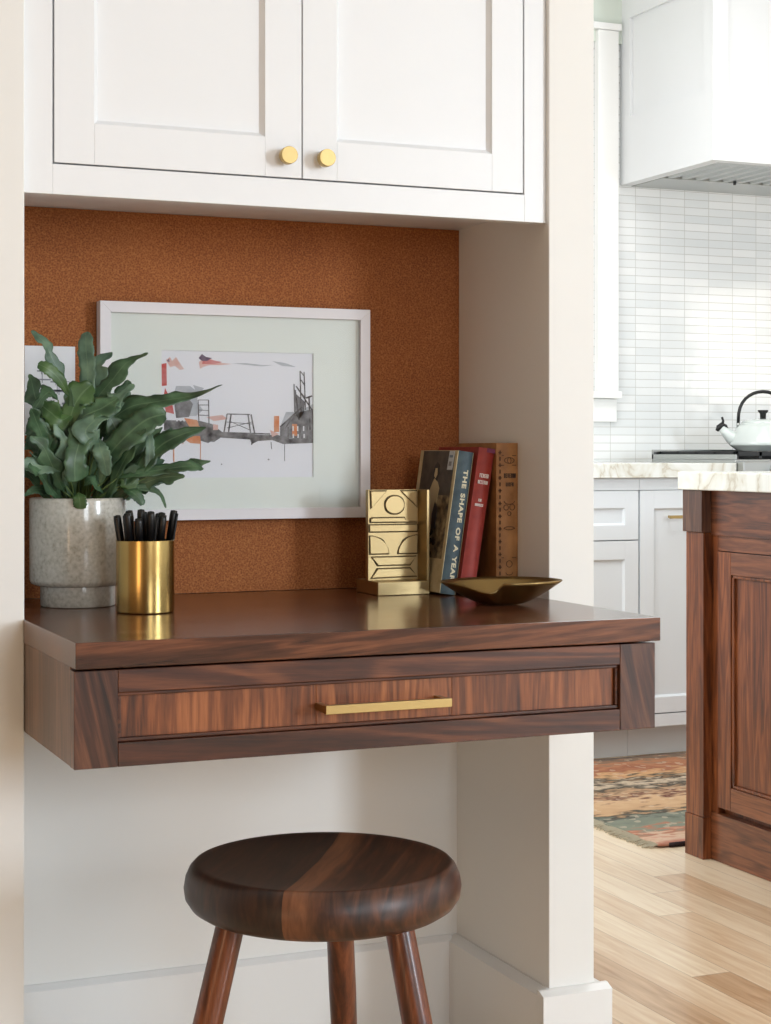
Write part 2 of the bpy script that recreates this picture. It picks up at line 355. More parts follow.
# baseboards: 155 mm tall, with an eased top
bt = .159
bm = B(); prism(bm, [(YB-.013, 0), (YB, 0), (YB, bt), (YB-.004, bt), (YB-.013, bt-.008)], XL, XR-.013, axis='x'); struct('baseboard_back', bm, M['trim'])
bm = B(); prism(bm, [(XR, 0), (XR, bt), (XR-.004, bt), (XR-.020, bt-.008), (XR-.020, 0)], YF+.0005, YB-.0, axis='y'); struct('baseboard_right', bm, M['trim'])
bm = B(); prism(bm, [(XL, 0), (XL, bt), (XL+.004, bt), (XL+.013, bt-.008), (XL+.013, 0)], YF-.0, YB-.013, axis='y'); struct('baseboard_left', bm, M['trim'])
bm = B(); prism(bm, [(YF, 0), (YF, bt), (YF-.006, bt), (YF-.020, bt-.006), (YF-.020, 0)], XR-.02, 1.3051+.020, axis='x')
prism(bm, [(1.3051, 0), (1.3051, bt), (1.3051+.004, bt), (1.3051+.020, bt-.006), (1.3051+.020, 0)], YF, 2.70, axis='y'); struct('baseboard_front', bm, M['trim'])
bm = B(); prism(bm, [(YF, 0), (YF, bt), (YF-.004, bt), (YF-.016, bt-.008), (YF-.016, 0)], -1.6, XL, axis='x'); struct('baseboard_far_left', bm, M['trim'])

# kitchen back wall (tiled) around a window opening
WX0, WX1, WZ0, WZ1 = 2.05, 3.04, 1.16, 2.38
bm = B(); box(bm, 1.0, WX0, YK, YK+.12, 0, ZC); box(bm, WX1, 6.2, YK, YK+.12, 0, ZC); box(bm, WX0, WX1, YK, YK+.12, 0, WZ0); box(bm, WX0, WX1, YK, YK+.12, WZ1, ZC)
bmesh.ops.remove_doubles(bm, verts=bm.verts, dist=1e-5)
struct('wall_kitchen', bm, M['tile'], recalc=False)
bm = B(); box(bm, 1.0, 3.1389, YK-.012, YK-.001, 2.40, ZC); struct('wall_plaster', bm, M['kwall'])
bm = B(); prism(bm, [(YK-.013, ZC), (YK-.013, ZC-.09), (YK-.03, ZC-.085), (YK-.075, ZC-.02), (YK-.085, ZC)], 1.0, 3.1389, axis='x'); struct('trim_1', bm, M['trim'])
win = thing('window_1', None, None, (2.545, YK, WZ0)); win['kind'] = 'structure'
bm = B(); box(bm, WX1-.006, at(619, 300, YK-.03).x, YK-.03, YK-.001, 1.1725, 2.4395); obj('casing', bm, M['trim'], win, bevel=.003)
bm = B(); box(bm, WX0-.095, WX0+.006, YK-.03, YK-.001, 1.1725, 2.4395); obj('casing', bm, M['trim'], win, bevel=.003)
bm = B(); box(bm, WX0-.11, at(622, 30, YK-.04).x, YK-.04, YK-.013, 2.44, 2.4627); obj('head_cap', bm, M['trim'], win, bevel=.002)
bm = B(); box(bm, WX0-.12, at(622.5, 395, YK-.06).x, YK-.06, YK+.04, 1.1475, 1.172); obj('sill', bm, M['trim'], win, bevel=.003)
bm = B(); box(bm, WX0-.095, at(617, 410, YK-.02).x, YK-.02, YK-.001, 1.066, 1.147); obj('apron', bm, M['trim'], win, bevel=.002)
bm = B(); box(bm, WX0+.006, WX0+.05, YK+.03, YK+.06, 1.173, WZ1); box(bm, WX1-.05, WX1-.006, YK+.03, YK+.06, 1.173, WZ1); box(bm, WX0+.05, WX1-.05, YK+.03, YK+.06, 1.173, 1.22); box(bm, WX0+.05, WX1-.05, YK+.03, YK+.06, WZ1-.045, WZ1-.001); box(bm, WX0+.05, WX1-.05, YK+.03, YK+.06, 1.76, 1.80)
obj('sash', bm, M['trim'], win)
bm = B(); box(bm, WX0+.05, WX1-.05, YK+.043, YK+.047, 1.22, WZ1-.045); obj('pane', bm, M['glass'], win)

# ------------------------------------------------------------------ desk
desk = thing('floating_desk', 'dark walnut floating desk with one wide drawer, fitted in the alcove above the stool', 'desk', (.8374, YF, .5915))
bm = B(); g = .0006
prism(bm, [(.4450, 1.9574), (1.2304, 1.9574), (1.2304, YF-.001), (XR-g, YF-.001), (XR-g, YB-.001), (XL+g, YB-.001), (XL+g, YF-.001), (.4450, YF-.001)], ZDb, ZD)
obj('desk_top', bm, W_slab, desk, bevel=.0015)
bm = B(); box(bm, .4465, .4645, 1.992, YF-.001, .5915, ZDb-.0005); box(bm, XL+g, .4645, YF-.001, YB-.02, .5915, ZDb-.0005); obj('side_panel', bm, W_side, desk, bevel=.001)
bm = B(); box(bm, 1.2110, 1.2285, 1.992, YF-.001, .5915, ZDb-.0005); box(bm, 1.2110, XR-g, YF-.001, YB-.02, .5915, ZDb-.0005); obj('side_panel', bm, W_side, desk, bevel=.001)
bm = B(); box(bm, .465, 1.2105, 2.02, YB-.02, .5915, .603); obj('bottom_panel', bm, W_side, desk)
dz0, dz1 = .5915, .7055; ox0, ox1, oz0, oz1 = .4977, 1.1753, .6195, .6785
bm = B(); box(bm, .4655, 1.2095, 1.992, 2.50, .604, .70); 
dr = obj('drawer', bm, W_side, desk, origin=(.837, 1.98, .6))
dy0, dy1 = 1.969, 1.9905
for nm, a in (('stile', (.4458, ox0)), ('stile', (ox1, 1.2290))):
    bm = B(); box(bm, a[0], a[1], dy0, dy1, dz0, dz1); obj(nm, bm, W_stile, dr, bevel=.0008)
for z0, z1 in ((dz0, oz0), (oz1, dz1)):
    bm = B(); box(bm, ox0+.0002, ox1-.0002, dy0, dy1, z0, z1); obj('rail', bm, W_rail, dr, bevel=.0008)
# stepped moulding around the panel
bm = B()
def ringbox(bm, x0, x1, z0, z1, t, ya, yb):
    box(bm, x0, x1, ya, yb, z0, z0+t); box(bm, x0, x1, ya, yb, z1-t, z1); box(bm, x0, x0+t, ya, yb, z0+t, z1-t); box(bm, x1-t, x1, ya, yb, z0+t, z1-t)
ringbox(bm, ox0+.0004, ox1-.0004, oz0+.0004, oz1-.0004, .0045, dy0+.005, dy1-.001)
obj('panel_moulding', bm, W_rail, dr, bevel=.0012)
for k, (a, c, mt) in enumerate(((ox0+.005, .7486, W_panel), (.7492, .9335, W_panel2), (.9341, ox1-.005, W_panel))):
    bm = B(); box(bm, a, c, dy0+.010, dy1-.001, oz0+.005, oz1-.005); obj('drawer_panel', bm, mt, dr, bevel=.0004)
bm = B(); hz0, hz1 = .6427, .6537
hy = 1.9415; ha, hb = at(326, 706, hy).x, at(452.3, 700, hy).x; hz0, hz1 = at(326, 715, hy).z, at(326, 706, hy).z
box(bm, ha, hb, hy, hy+.008, hz0, hz1)
box(bm, ha, ha+.008, hy+.008, dy0+.0105, hz0+.001, hz1-.001); box(bm, hb-.008, hb, hy+.008, dy0+.0105, hz0+.001, hz1-.001)
obj('drawer_pull', bm, M['brass'], dr, bevel=.0006, label='flat brushed brass bar pull')

# ------------------------------------------------------------------ upper cabinet
YC = 2.272; ZB = 1.303; ZT = 2.45
cab = thing('wall_cabinet', 'white wall cabinet with two recessed panel doors and brass knobs above the cork board', 'cabinet', (.8374, YC, ZB))
bm = B(); box(bm, XL+g, XR-g, YC+.021, YB-.001, 1.3285, ZT); obj('carcass', bm, M['cab'], cab)
bm = B()
dl, dm, drx, dbz, dtz = at(53.7,160,YC).x, at(302.3,179,YC).x, at(523.4,194,YC).x, at(302.3,179,YC).z, 2.38
box(bm, XL+g, dl-.0015, YC, YC+.0205, ZB, ZT); box(bm, drx+.0015, XR-g, YC, YC+.0205, ZB, ZT)
box(bm, dl-.0015, drx+.0015, YC, YC+.0205, ZB, dbz-.0015); box(bm, dl-.0015, drx+.0015, YC, YC+.0205, dtz+.0015, ZT)
obj('face_frame', bm, M['cab'], cab, bevel=.0006)
def shaker(name, parent, x0, x1, z0, z1, px0, px1, pz0, pz1, y0, th, rec, mat, label=None):
    bm = B()
    box(bm, x0, px0, y0, y0+th, z0, z1); box(bm, px1, x1, y0, y0+th, z0, z1)
    box(bm, px0, px1, y0, y0+th, z0, pz0); box(bm, px0, px1, y0, y0+th, pz1, z1)
    o = obj(name, bm, mat, parent, origin=((x0+x1)/2, y0, z0), bevel=.0006, label=label)
    bm = B()
    e = .006
    # bevelled recess: sloped edge then flat field
    vo = [(px0, pz0), (px1, pz0), (px1, pz1), (px0, pz1)]; vi = [(px0+e, pz0+e), (px1-e, pz0+e), (px1-e, pz1-e), (px0+e, pz1-e)]
    A = [bm.verts.new((a, y0+.002, c)) for a, c in vo]; Bv = [bm.verts.new((a, y0+rec, c)) for a, c in vi]
    Cv = [bm.verts.new((a, y0+th-.001, c)) for a, c in vo]
    for i in range(4): j = (i+1) % 4; bm.faces.new((A[i], A[j], Bv[j], Bv[i])); bm.faces.new((A[j], A[i], Cv[i], Cv[j]))
    bm.faces.new(Bv); bm.faces.new(Cv[::-1])
    obj('door_panel', bm, mat, o)
    return o
dA = shaker('cabinet_door', cab, dl+.0008, dm-.0010, dbz+.0008, dtz, at(94.5,122,YC).x, at(265,137,YC).x, 1.401, 2.32, YC, .02, .009, M['cab'])
dB = shaker('cabinet_door', cab, dm+.0010, drx-.0008, dbz+.0008, dtz, at(337,140,YC).x, at(492,154,YC).x, 1.401, 2.32, YC, .02, .009, M['cab'])
for d, kx in ((dA, at(289,156,YC-.02).x), (dB, at(327,159,YC-.02).x)):
    bm = B(); Mx = Matrix.Translation((kx, YC, 1.3735)) @ Matrix.Rotation(R(90), 4, 'X')
    lathe(bm, [(0, 0), (.0055, 0), (.0055, .010), (.0118, .0115), (.0122, .0125), (.0122, .0230), (.0116, .0238), (0, .0238)], 0, 0, 40, Mx)
    o = obj('knob', bm, M['brass'], d, label='round brushed brass knob')
    for p in o.data.polygons: p.use_smooth = abs(p.normal.y) < .8
# dark sheet that colours in the shade behind the door gaps
bm = B(); box(bm, dl, drx, YC+.0202, YC+.0208, dbz, dtz); obj('gap_shade', bm, M['gap'], cab)

# ------------------------------------------------------------------ cork board, paper, framed print
bm = B(); box(bm, XL+g, XR-g, YB-.009, YB-.0005, ZD+.0006, 1.3279)
cork = obj('cork_board', bm, M['cork']); tag(cork, 'brown cork board covering the back of the alcove between desk and wall cabinet', 'cork board')
YP = YB-.0095
card = thing('paper_sheet', 'white sheet of paper with grey sketch marks on the cork behind the fern', 'paper', (.549, YP, .99))
bm = B(); box(bm, .508, .5841, YP-.0009, YP, .985, 1.1193); obj('sheet', bm, M['paper'], card)
bm = B(); rr = random.Random(3)
for k in range(16):
    x = .520 + rr.random()*.055; z = 1.075 - k*.0048 + rr.random()*.01; l = .006 + rr.random()*.02
    box(bm, x-l/2, x+l/2, YP-.0013, YP-.0009, z, z+.0012+rr.random()*.002)
    box(bm, x-.0006, x+.0006, YP-.0013, YP-.0009, z-.004, z+.012)
obj('sketch_marks', bm, plain('pencil_grey', (150, 150, 156), .8), card)

fy = YB-.0095-.0235; fx0, fx1, fz0, fz1 = at(100.2,400,fy).x, at(370.4,400,fy).x, at(370,517.3,fy).z, at(100.2,300.4,fy).z; fw = .0168
fr = thing('picture_frame', 'white framed abstract city print hanging on the cork board behind the fern', 'picture frame', ((fx0+fx1)/2, YP, fz0))
def frbar(pts):
    bm = B(); lo = [bm.verts.new((a, fy, c)) for a, c in pts]; hi = [bm.verts.new((a, YP-.0004, c)) for a, c in pts]
    bm.faces.new(lo); bm.faces.new(hi[::-1])
    for i in range(4): bm.faces.new((lo[i], lo[(i+1) % 4], hi[(i+1) % 4], hi[i]))
    obj('frame_bar', bm, M['frame'], fr, bevel=.0006)
q = fw
frbar([(fx0, fz0), (fx1, fz0), (fx1-q, fz0+q), (fx0+q, fz0+q)]); frbar([(fx0, fz1), (fx0+q, fz1-q), (fx1-q, fz1-q), (fx1, fz1)])
frbar([(fx0, fz0), (fx0+q, fz0+q), (fx0+q, fz1-q), (fx0, fz1)]); frbar([(fx1, fz0), (fx1, fz1), (fx1-q, fz1-q), (fx1-q, fz0+q)])
ym = fy+.0095
ax0, ax1, az0, az1 = at(161.5,350,ym).x, at(313.5,350,ym).x, at(313,477,ym).z, at(161.5,350,ym).z
bm = B()   # mat board with window
box(bm, fx0+q, ax0, ym, ym+.002, fz0+q, fz1-q); box(bm, ax1, fx1-q, ym, ym+.002, fz0+q, fz1-q)
box(bm, ax0, ax1, ym, ym+.002, fz0+q, az0); box(bm, ax0, ax1, ym, ym+.002, az1, fz1-q)
obj('mat_board', bm, M['mat'], fr)
bm = B(); box(bm, ax0-.004, ax1+.004, ym+.0025, ym+.0033, az0-.004, az1+.004)
art = obj('print', bm, plain('print_paper', (236, 236, 240), .8), fr)
bm = B(); box(bm, fx0+q, fx1-q, ym-.005, ym-.0035, fz0+q, fz1-q); obj('glazing', bm, M['glass'], fr)
# painted shapes (flat ink on the sheet); pixel measured, laid on the print plane
ya = ym+.0025
def wash(name, col, seed, soft=30, alpha=.9):
    m, nt, b = newmat(name)
    tc = nt.nodes.new('ShaderNodeTexCoord'); n1 = nt.nodes.new('ShaderNodeTexNoise'); n1.inputs['Scale'].default_value = 60+seed; n1.inputs['Detail'].default_value = 4
    nt.links.new(tc.outputs['Object'], n1.inputs['Vector'])
    rp = nt.nodes.new('ShaderNodeValToRGB'); e = rp.color_ramp.elements; e[0].position = .3; e[0].color = srgb(*col); e[1].position = .72
    lt = tuple(int(c*alpha*.55 + 225*(1-alpha*.55)) for c in col); e[1].color = srgb(*lt)
    nt.links.new(n1.outputs['Fac'], rp.inputs['Fac']); nt.links.new(rp.outputs['Color'], b.inputs['Base Color']); b.inputs['Roughness'].default_value = .8
    return m
def P2(u, v):
    p = at(u, v, ya); return p.x, p.z
inkbm = B(); inkmats = []
def ink(polys, mat, name, lift=0):
    if mat not in inkmats: inkmats.append(mat)
    for pl in polys:
        prism(inkbm, [P2(u, v) for u, v in pl], ya-.00025-lift, ya-.0001, axis='y', mi=inkmats.index(mat))
def line(u0, v0, u1, v1, w=.8):
    d = math.hypot(u1-u0, v1-v0); nx, ny = -(v1-v0)/d*w/2, (u1-u0)/d*w/2
    return [(u0+nx, v0+ny), (u1+nx, v1+ny), (u1-nx, v1-ny), (u0-nx, v0-ny)]
red = wash('red_ink', (196, 62, 60), 1); gry = wash('grey_ink', (84, 84, 88), 7); dk = wash('black_ink', (46, 44, 48), 12, alpha=.7)
ora = wash('orange_ink', (214, 122, 66), 5); pk = wash('pink_ink', (222, 172, 160), 9); pur = wash('purple_ink', (92, 70, 96), 3); lg = wash('pale_grey_ink', (176, 180, 186), 4)
ink([[(161.5, 364), (166.5, 363), (166.8, 385.5), (161.8, 386)]], red, 'red_block')
ink([[(166, 360), (170, 357), (172, 361), (176, 357), (179, 362), (184, 369), (180, 370), (175, 366), (170, 367)], [(200, 369), (199, 362), (206, 357), (213, 360), (222, 363), (232, 364), (222, 365), (210, 365), (203, 367)]], pk, 'pink_wash')
ink([[(202, 364), (204, 357), (211, 360), (222, 362), (214, 364), (207, 364)], [(165, 388), (172, 402), (174, 414), (166, 412), (163, 400)]], red, 'red_wash', .0001)
ink([[(198.5, 358), (202, 354), (206, 357), (212, 358), (207, 361), (202, 361)], [(166.5, 361), (169, 358.5), (169.5, 362)]], pur, 'purple_wash', .0002)
ink([[(176, 386), (190, 386), (198, 392), (197, 402), (203, 410), (196, 416), (186, 416), (175, 412), (173, 398)], [(286, 412), (297, 412), (313, 404), (313, 432), (292, 430), (280, 427)], [(232, 363.5), (245, 363), (262, 365), (274, 365), (262, 366.5)], [(272, 361), (285, 363), (296, 367), (282, 366)], [(193, 385), (204, 388), (198, 396)]], lg, 'pale_wash')
ink([[(174, 399), (186, 396), (193, 404), (189, 417), (176, 418)], [(295, 393), (305, 402), (304, 412), (299, 420), (294, 412)], [(280, 428), (288, 419), (300, 412), (313, 409), (313, 440), (304, 443), (285, 441), (280, 436)], [(205, 432), (216, 430), (220, 438), (214, 442), (204, 441)]], gry, 'grey_wash', .0001)
ink([[(164, 420), (200, 421), (212, 424), (222, 432), (262, 435), (278, 435), (290, 439), (313, 439), (313, 443), (283, 444), (272, 440), (258, 441), (252, 444), (250, 439.5), (218, 437.5), (208, 443), (198, 440), (180, 432), (164, 430)]], dk, 'dark_wash', .0002)
ink([[(274, 416), (279, 416), (279, 432), (274, 432)], [(184, 418), (197, 420), (200, 427), (190, 428)], [(180, 436), (200, 436), (201, 444), (190, 443)], [(292, 424), (297, 424), (297, 436), (292, 436)]], ora, 'orange_wash', .0003)
ink([[(213, 424), (218, 425), (218, 430), (213, 430)], [(270, 430), (279, 434), (272, 437)], [(206, 417), (222, 415), (228, 419), (214, 421)]], pk, 'rose_wash', .0003)
L = [line(227, 414, 224, 432, 1.3), line(231, 414, 228.5, 432, 1.3), line(227, 414, 250, 414.5, 1), line(248, 414.5, 250.5, 433, 1.3), line(251, 414.5, 254.5, 433, 1.3), line(226, 422, 252, 424, .6), line(227, 428, 252, 422, .6), line(229, 421, 250, 430, .6),
     line(217, 432.5, 270, 434, 1.4), line(217, 436, 268, 437, 1.6), line(300, 371, 301, 412, 1), line(304, 372, 305.5, 410, 1), line(300, 371, 304, 376, .8), line(301, 380, 305, 386, .8), line(300, 392, 305.5, 398, .8), line(294, 384, 294.5, 412, 1), line(296, 386, 312, 410, 1.2), line(295, 390, 299, 420, 1.4), line(280, 427, 303, 406, 1.4), line(284, 430, 296, 412, 1),
     line(306, 398, 312, 396, 1.6), line(309, 397, 310, 430, 1.4), line(198, 400, 208.5, 400, .7), line(208.5, 400, 209, 428, .9), line(198, 405, 208.5, 405, .7), line(198, 410, 208.5, 410.5, .7), line(198, 415, 208.5, 415.5, .7), line(198, 400, 199, 426, .9), line(288, 427, 288, 441, 1), line(300, 425, 300, 441, 1.2), line(307, 425, 307, 441, 1.2),
     line(252, 441, 251.5, 445, 1), line(271, 442, 271.5, 449, .6), line(284.5, 443, 284.5, 461, .5), line(268, 459, 269, 460, 1.4), line(221, 464, 222, 464.6, 1.2)]
ink(L, dk, 'ink_lines', .0004)
ink([line(200.5, 444, 200.3, 462, .7), line(173.5, 446, 173.8, 462, 1.2), line(182, 434, 183, 444, .8)], ora, 'orange_drips', .0004)
ink([line(293, 426, 293, 431, 1.3), line(297.5, 426, 297.5, 431, 1.3), line(303.5, 426, 303.5, 431, 1.3), line(293.2, 434, 293.2, 438, 1.3), line(298, 434, 298, 438, 1.3), line(304, 434, 304, 438, 1.3), line(176, 420.5, 178, 420.5, 1.6), line(179.5, 420.5, 181.5, 420.5, 1.6), line(183, 420.5, 185, 420.5, 1.6)], M['paper'], 'white_dots', .0005)
sg = []
for k in range(5):
    u = 284+k*1.6; sg.append(line(u, 477.5+(.9 if k % 2 else 0), u+1.6, 478.5-(.9 if k % 2 else 0), .8))
for k in range(4):
    u = 294.5+k*1.4; sg.append(line(u, 477+(1.6 if k % 2 else 0), u+1.4, 478.6-(1.6 if k % 2 else 0), .8))
for k in range(6):
    u = 302+k*1.5; sg.append(line(u, 477.2+(1.5 if k % 2 else 0), u+1.5, 478.7-(1.5 if k % 2 else 0), .8))
ink(sg, wash('pencil_ink', (120, 120, 118), 2, alpha=.8), 'signature', .0004)
obj('painted_scene', inkbm, inkmats, art)

# ------------------------------------------------------------------ fern in its pot
PX, PY = .5575, 2.437
fern = thing('potted_fern', 'green lobed fern in a speckled grey stoneware pot at the left end of the desk', 'potted plant', (PX, PY, ZD))
z = ZD+.0004
bm = B(); lathe(bm, [(0, z), (.052, z), (.0535, z+.0015), (.0535, z+.029), (.060, z+.0296), (.0665, z+.0325), (.0685, z+.038), (.0688, z+.15), (.0681, z+.1535), (.0665, z+.1545), (.0640, z+.1530), (.0635, z+.145), (.063, z+.040), (0, z+.036)], PX, PY, 96)
obj('pot', bm, M['pot'], fern, smooth=True).modifiers.new('es', 'EDGE_SPLIT').split_angle = R(50)
bm = B(); lathe(bm, [(.0628, z+.120), (.0628, z+.138), (.05, z+.141), (.02, z+.143), (0, z+.143)], PX, PY, 48); obj('soil', bm, M['soil'], fern, smooth=True)
def bez(pts, t):
    n = len(pts)-1
    f = t*n; i = min(int(f), n-1); u = f-i
    p0 = pts[max(i-1, 0)]; p1 = pts[i]; p2 = pts[i+1]; p3 = pts[min(i+2, n)]
    return .5*((2*p1) + (-p0+p2)*u + (2*p0-5*p1+4*p2-p3)*u*u + (-p0+3*p1-3*p2+p3)*u*u*u)
def leaf(pts, wid, mat='leaf', lobes=0, lob=.35, blunt=.6, face=None, stemfrom=True, fold=.10, seed=0, ns=40):
    """strap leaf swept along pts; wid is the full width; lobes scallop its two edges differently"""
    r = random.Random(seed+11)
    P = [bez(pts, i/ns) for i in range(ns+1)]
    bm = B(); uv = bm.loops.layers.uv.new('UVMap'); rows = []
    view = Vector(face) if face else Vector((-.25+r.uniform(-.35, .35), -1, .45+r.uniform(-.3, .4)))
    ph1, ph2, tw = r.random()*6, r.random()*6, r.uniform(-.5, .5)
    pw = 1.5 if blunt > .5 else 2.0
    for i, p in enumerate(P):
        t = i/ns
        T = (P[min(i+1, ns)] - P[max(i-1, 0)]).normalized()
        vw = Matrix.Rotation(tw*(t-.3)*1.6, 3, T) @ view
        nrm = (vw - T*vw.dot(T)).normalized(); side = T.cross(nrm).normalized()
        a = min(1, (t/.35))**.9 if t < .35 else 1
        q_ = 0 if t < 1-blunt else (t-(1-blunt))/blunt
        e = max(0, 1-q_**pw)**(.5 if pw == 2.0 else .62)
        wb = wid/2*max(.05, a*max(e, .04))
        def edge(ph):
            l_ = (lob*(math.sin(t*lobes*math.pi*2+ph)+.35*math.sin(t*lobes*math.pi*4+ph*1.7)) if lobes else 0)
            return wb*(1 + l_ + .07*math.sin(t*47+ph*3) + .04*math.sin(t*83+ph))
        w1, w2 = edge(ph1), edge(ph2)
        row = []
        for k in (-1, -.66, -.33, 0, .33, .66, 1):
            wv = w1 if k < 0 else w2
            rip = .09*wid*math.sin(t*15+ph1+(2.5 if k > 0 else 0))*abs(k)**2
            row.append((bm.verts.new(p + side*k*wv + nrm*(fold*abs(k)*wv + rip*.6*a)), k*.5+.5, t))
        rows.append(row)
    for a, b2 in zip(rows, rows[1:]):
        for k in range(6):
            q4 = (a[k], a[k+1], b2[k+1], b2[k]); f = bm.faces.new([x[0] for x in q4])
            for lp, x in zip(f.loops, q4): lp[uv].uv = (x[1], x[2])
    o = obj('leaf', bm, M[mat], fern, smooth=True, recalc=False)
    md = o.modifiers.new('sol', 'SOLIDIFY'); md.thickness = .0004
    return o
def A(u, v, dy=0): return at(u, v, PY+dy)
def stem(p, q, r0=.0012, r1=.0009):
    p, q = Vector(p), Vector(q); m_ = (p+q)/2 + Vector(((q-p).x*-.12, 0, .004))
    bm = B(); tube(bm, [p, m_, q], [r0, r0, r1], 6); obj('stem', bm, M['stem'], fern, smooth=True)
def frond(pix, dys, wid, mat='leaf', root=None, **k):
    pts = [A(u, v, d) for (u, v), d in zip(pix, dys)]
    k['lob'] = k.get('lob', .3)*1.25
    leaf(pts, wid*.00142*.88, mat, **k)
    rt = root or (PX + (pts[0].x-PX)*.25, PY + (pts[0].y-PY)*.3)
    rt = (max(PX-.045, min(PX+.045, rt[0])), max(PY-.045, min(PY+.045, rt[1])))
    stem((rt[0], rt[1], ZD+.138), pts[0])
# long frond reaching right across the picture
frond([(92, 448), (104, 428), (128, 408), (160, 401), (190, 396), (222, 385)], [-.02, -.03, -.04, -.05, -.05, -.05], 27, lobes=3.5, lob=.16, blunt=.75, seed=1)
frond([(86, 420), (96, 400), (112, 380), (128, 362), (148, 353)], [-.01, -.02, -.03, -.03, -.03], 24, lobes=2.5, lob=.25, blunt=.6, seed=2)
frond([(88, 420), (86, 398), (88, 372), (86, 350), (86, 332)], [-.03, -.035, -.035, -.03, -.02], 19, 'leaf2', blunt=.2, seed=3)
frond([(70, 400), (62, 378), (52, 358), (44, 342), (31, 331)], [-.04, -.045, -.05, -.05, -.05], 13, 'leaf2', lobes=3, lob=.25, blunt=.4, seed=4)
frond([(70, 398), (60, 380), (48, 369), (38, 364)], [-.05, -.06, -.065, -.06], 14, 'leaf3', blunt=.3, seed=5)
frond([(100, 484), (108, 458), (124, 438), (146, 420), (166, 414)], [-.05, -.06, -.07, -.07, -.06], 31, lobes=1.5, lob=.12, blunt=.3, seed=6)
# three lobed leaf at the right
frond([(120, 486), (140, 470), (158, 448), (178, 436), (206, 427)], [-.045, -.055, -.06, -.06, -.055], 25, lobes=1.5, lob=.2, blunt=.55, seed=7)
frond([(118, 478), (140, 473), (166, 469), (190, 466), (203, 468)], [-.05, -.06, -.065, -.065, -.06], 15, blunt=.3, seed=8)
frond([(146, 478), (149, 462), (150, 446), (148, 432)], [-.055, -.06, -.06, -.055], 11, 'leaf2', blunt=.3, seed=9)
frond([(150, 468), (160, 474), (166, 480)], [-.06, -.062, -.06], 7, blunt=.6, seed=10)
frond([(118, 500), (132, 489), (148, 488), (160, 494), (166, 508)], [-.04, -.05, -.055, -.055, -.05], 9, blunt=.6, seed=11)
frond([(122, 488), (130, 491), (138, 497), (143, 505)], [-.04, -.055, -.06, -.06], 15, blunt=.45, seed=12)
frond([(90, 408), (82, 434), (75, 460), (75, 482)], [-.05, -.072, -.08, -.075], 27, lobes=1.2, lob=.14, blunt=.18, seed=13)
frond([(98, 438), (100, 448), (104, 460), (107, 476)], [-.065, -.08, -.085, -.08], 18, 'leaf2', blunt=.5, seed=14)
frond([(100, 462), (92, 444), (86, 430), (104, 414), (124, 402)], [-.055, -.075, -.08, -.07, -.05], 24, 'leaf2', lobes=2, lob=.2, seed=15)
frond([(66, 470), (52, 466), (38, 466), (22, 462)], [-.05, -.06, -.06, -.06], 20, 'leaf2', blunt=.4, seed=16)
frond([(74, 412), (62, 420), (50, 412), (40, 404)], [-.05, -.06, -.065, -.06], 22, 'leaf3', lobes=1.5, lob=.2, blunt=.4, seed=17)
frond([(60, 440), (50, 428), (42, 424), (30, 414)], [-.05, -.06, -.06, -.055], 20, 'leaf2', lobes=2, lob=.2, seed=18)
frond([(56, 430), (40, 408), (34, 392), (30, 374)], [-.02, -.03, -.03, -.02], 22, seed=19, lobes=2)
frond([(52, 470), (44, 446), (38, 430), (28, 420)], [-.04, -.05, -.05, -.04], 30, 'leaf', lobes=1.5, lob=.15, blunt=.3, seed=20)
frond([(100, 400), (104, 386), (98, 366), (112, 352)], [.0, .0, .01, .01], 18, 'leaf2', lobes=2.5, lob=.3, seed=21)
frond([(110, 430), (118, 410), (124, 395), (128, 380)], [.0, .0, .0, .0], 24, 'leaf', lobes=2, lob=.25, seed=22)
frond([(70, 430), (72, 412), (80, 396), (92, 384)], [-.05, -.055, -.05, -.04], 28, 'leaf3', lobes=2, lob=.22, blunt=.3, seed=23)
frond([(78, 420), (88, 414), (102, 408), (118, 398)], [-.06, -.065, -.065, -.06], 26, 'leaf', lobes=2, lob=.22, blunt=.4, seed=24)
frond([(60, 462), (62, 444), (60, 424), (54, 404)], [-.045, -.05, -.05, -.045], 26, 'leaf', lobes=1.5, seed=25)
frond([(112, 490), (116, 474), (122, 456), (130, 440)], [-.01, -.02, -.03, -.03], 26, 'leaf', lobes=1.5, seed=26)
frond([(88, 486), (92, 468), (92, 450), (88, 432)], [-.02, -.03, -.035, -.03], 30, 'leaf', lobes=1.5, seed=27)
frond([(56, 494), (44, 490), (34, 490), (24, 496)], [-.02, -.03, -.03, -.03], 12, 'leaf', seed=28)
frond([(104, 494), (96, 484), (90, 480), (84, 486)], [-.03, -.05, -.055, -.05], 18, 'leaf', seed=29)
frond([(78, 493), (79, 497), (80, 502), (80, 509)], [-.066, -.071, -.072, -.071], 15, 'leaf3', blunt=.2, seed=30)
frond([(112, 492), (120, 480), (132, 484), (140, 474)], [-.03, -.045, -.05, -.05], 16, 'leaf3', seed=31)
frond([(50, 480), (40, 452), (34, 440), (28, 430)], [-.01, -.02, -.02, -.02], 26, lobes=2, seed=60)
frond([(64, 492), (54, 470), (44, 448), (30, 436)], [-.045, -.06, -.065, -.065], 19, lobes=2.5, lob=.35, blunt=.6, seed=61)
frond([(58, 400), (50, 392), (42, 398), (34, 410)], [-.055, -.07, -.075, -.075], 16, 'leaf', lobes=2, lob=.3, seed=62)
frond([(116, 470), (118, 450), (116, 430), (108, 414)], [-.03, -.045, -.05, -.05], 24, 'leaf', lobes=1.5, lob=.25, seed=63)
frond([(66, 486), (66, 462), (64, 442), (54, 424)], [-.05, -.065, -.07, -.07], 17, 'leaf2', lobes=2.5, lob=.35, blunt=.6, seed=64)
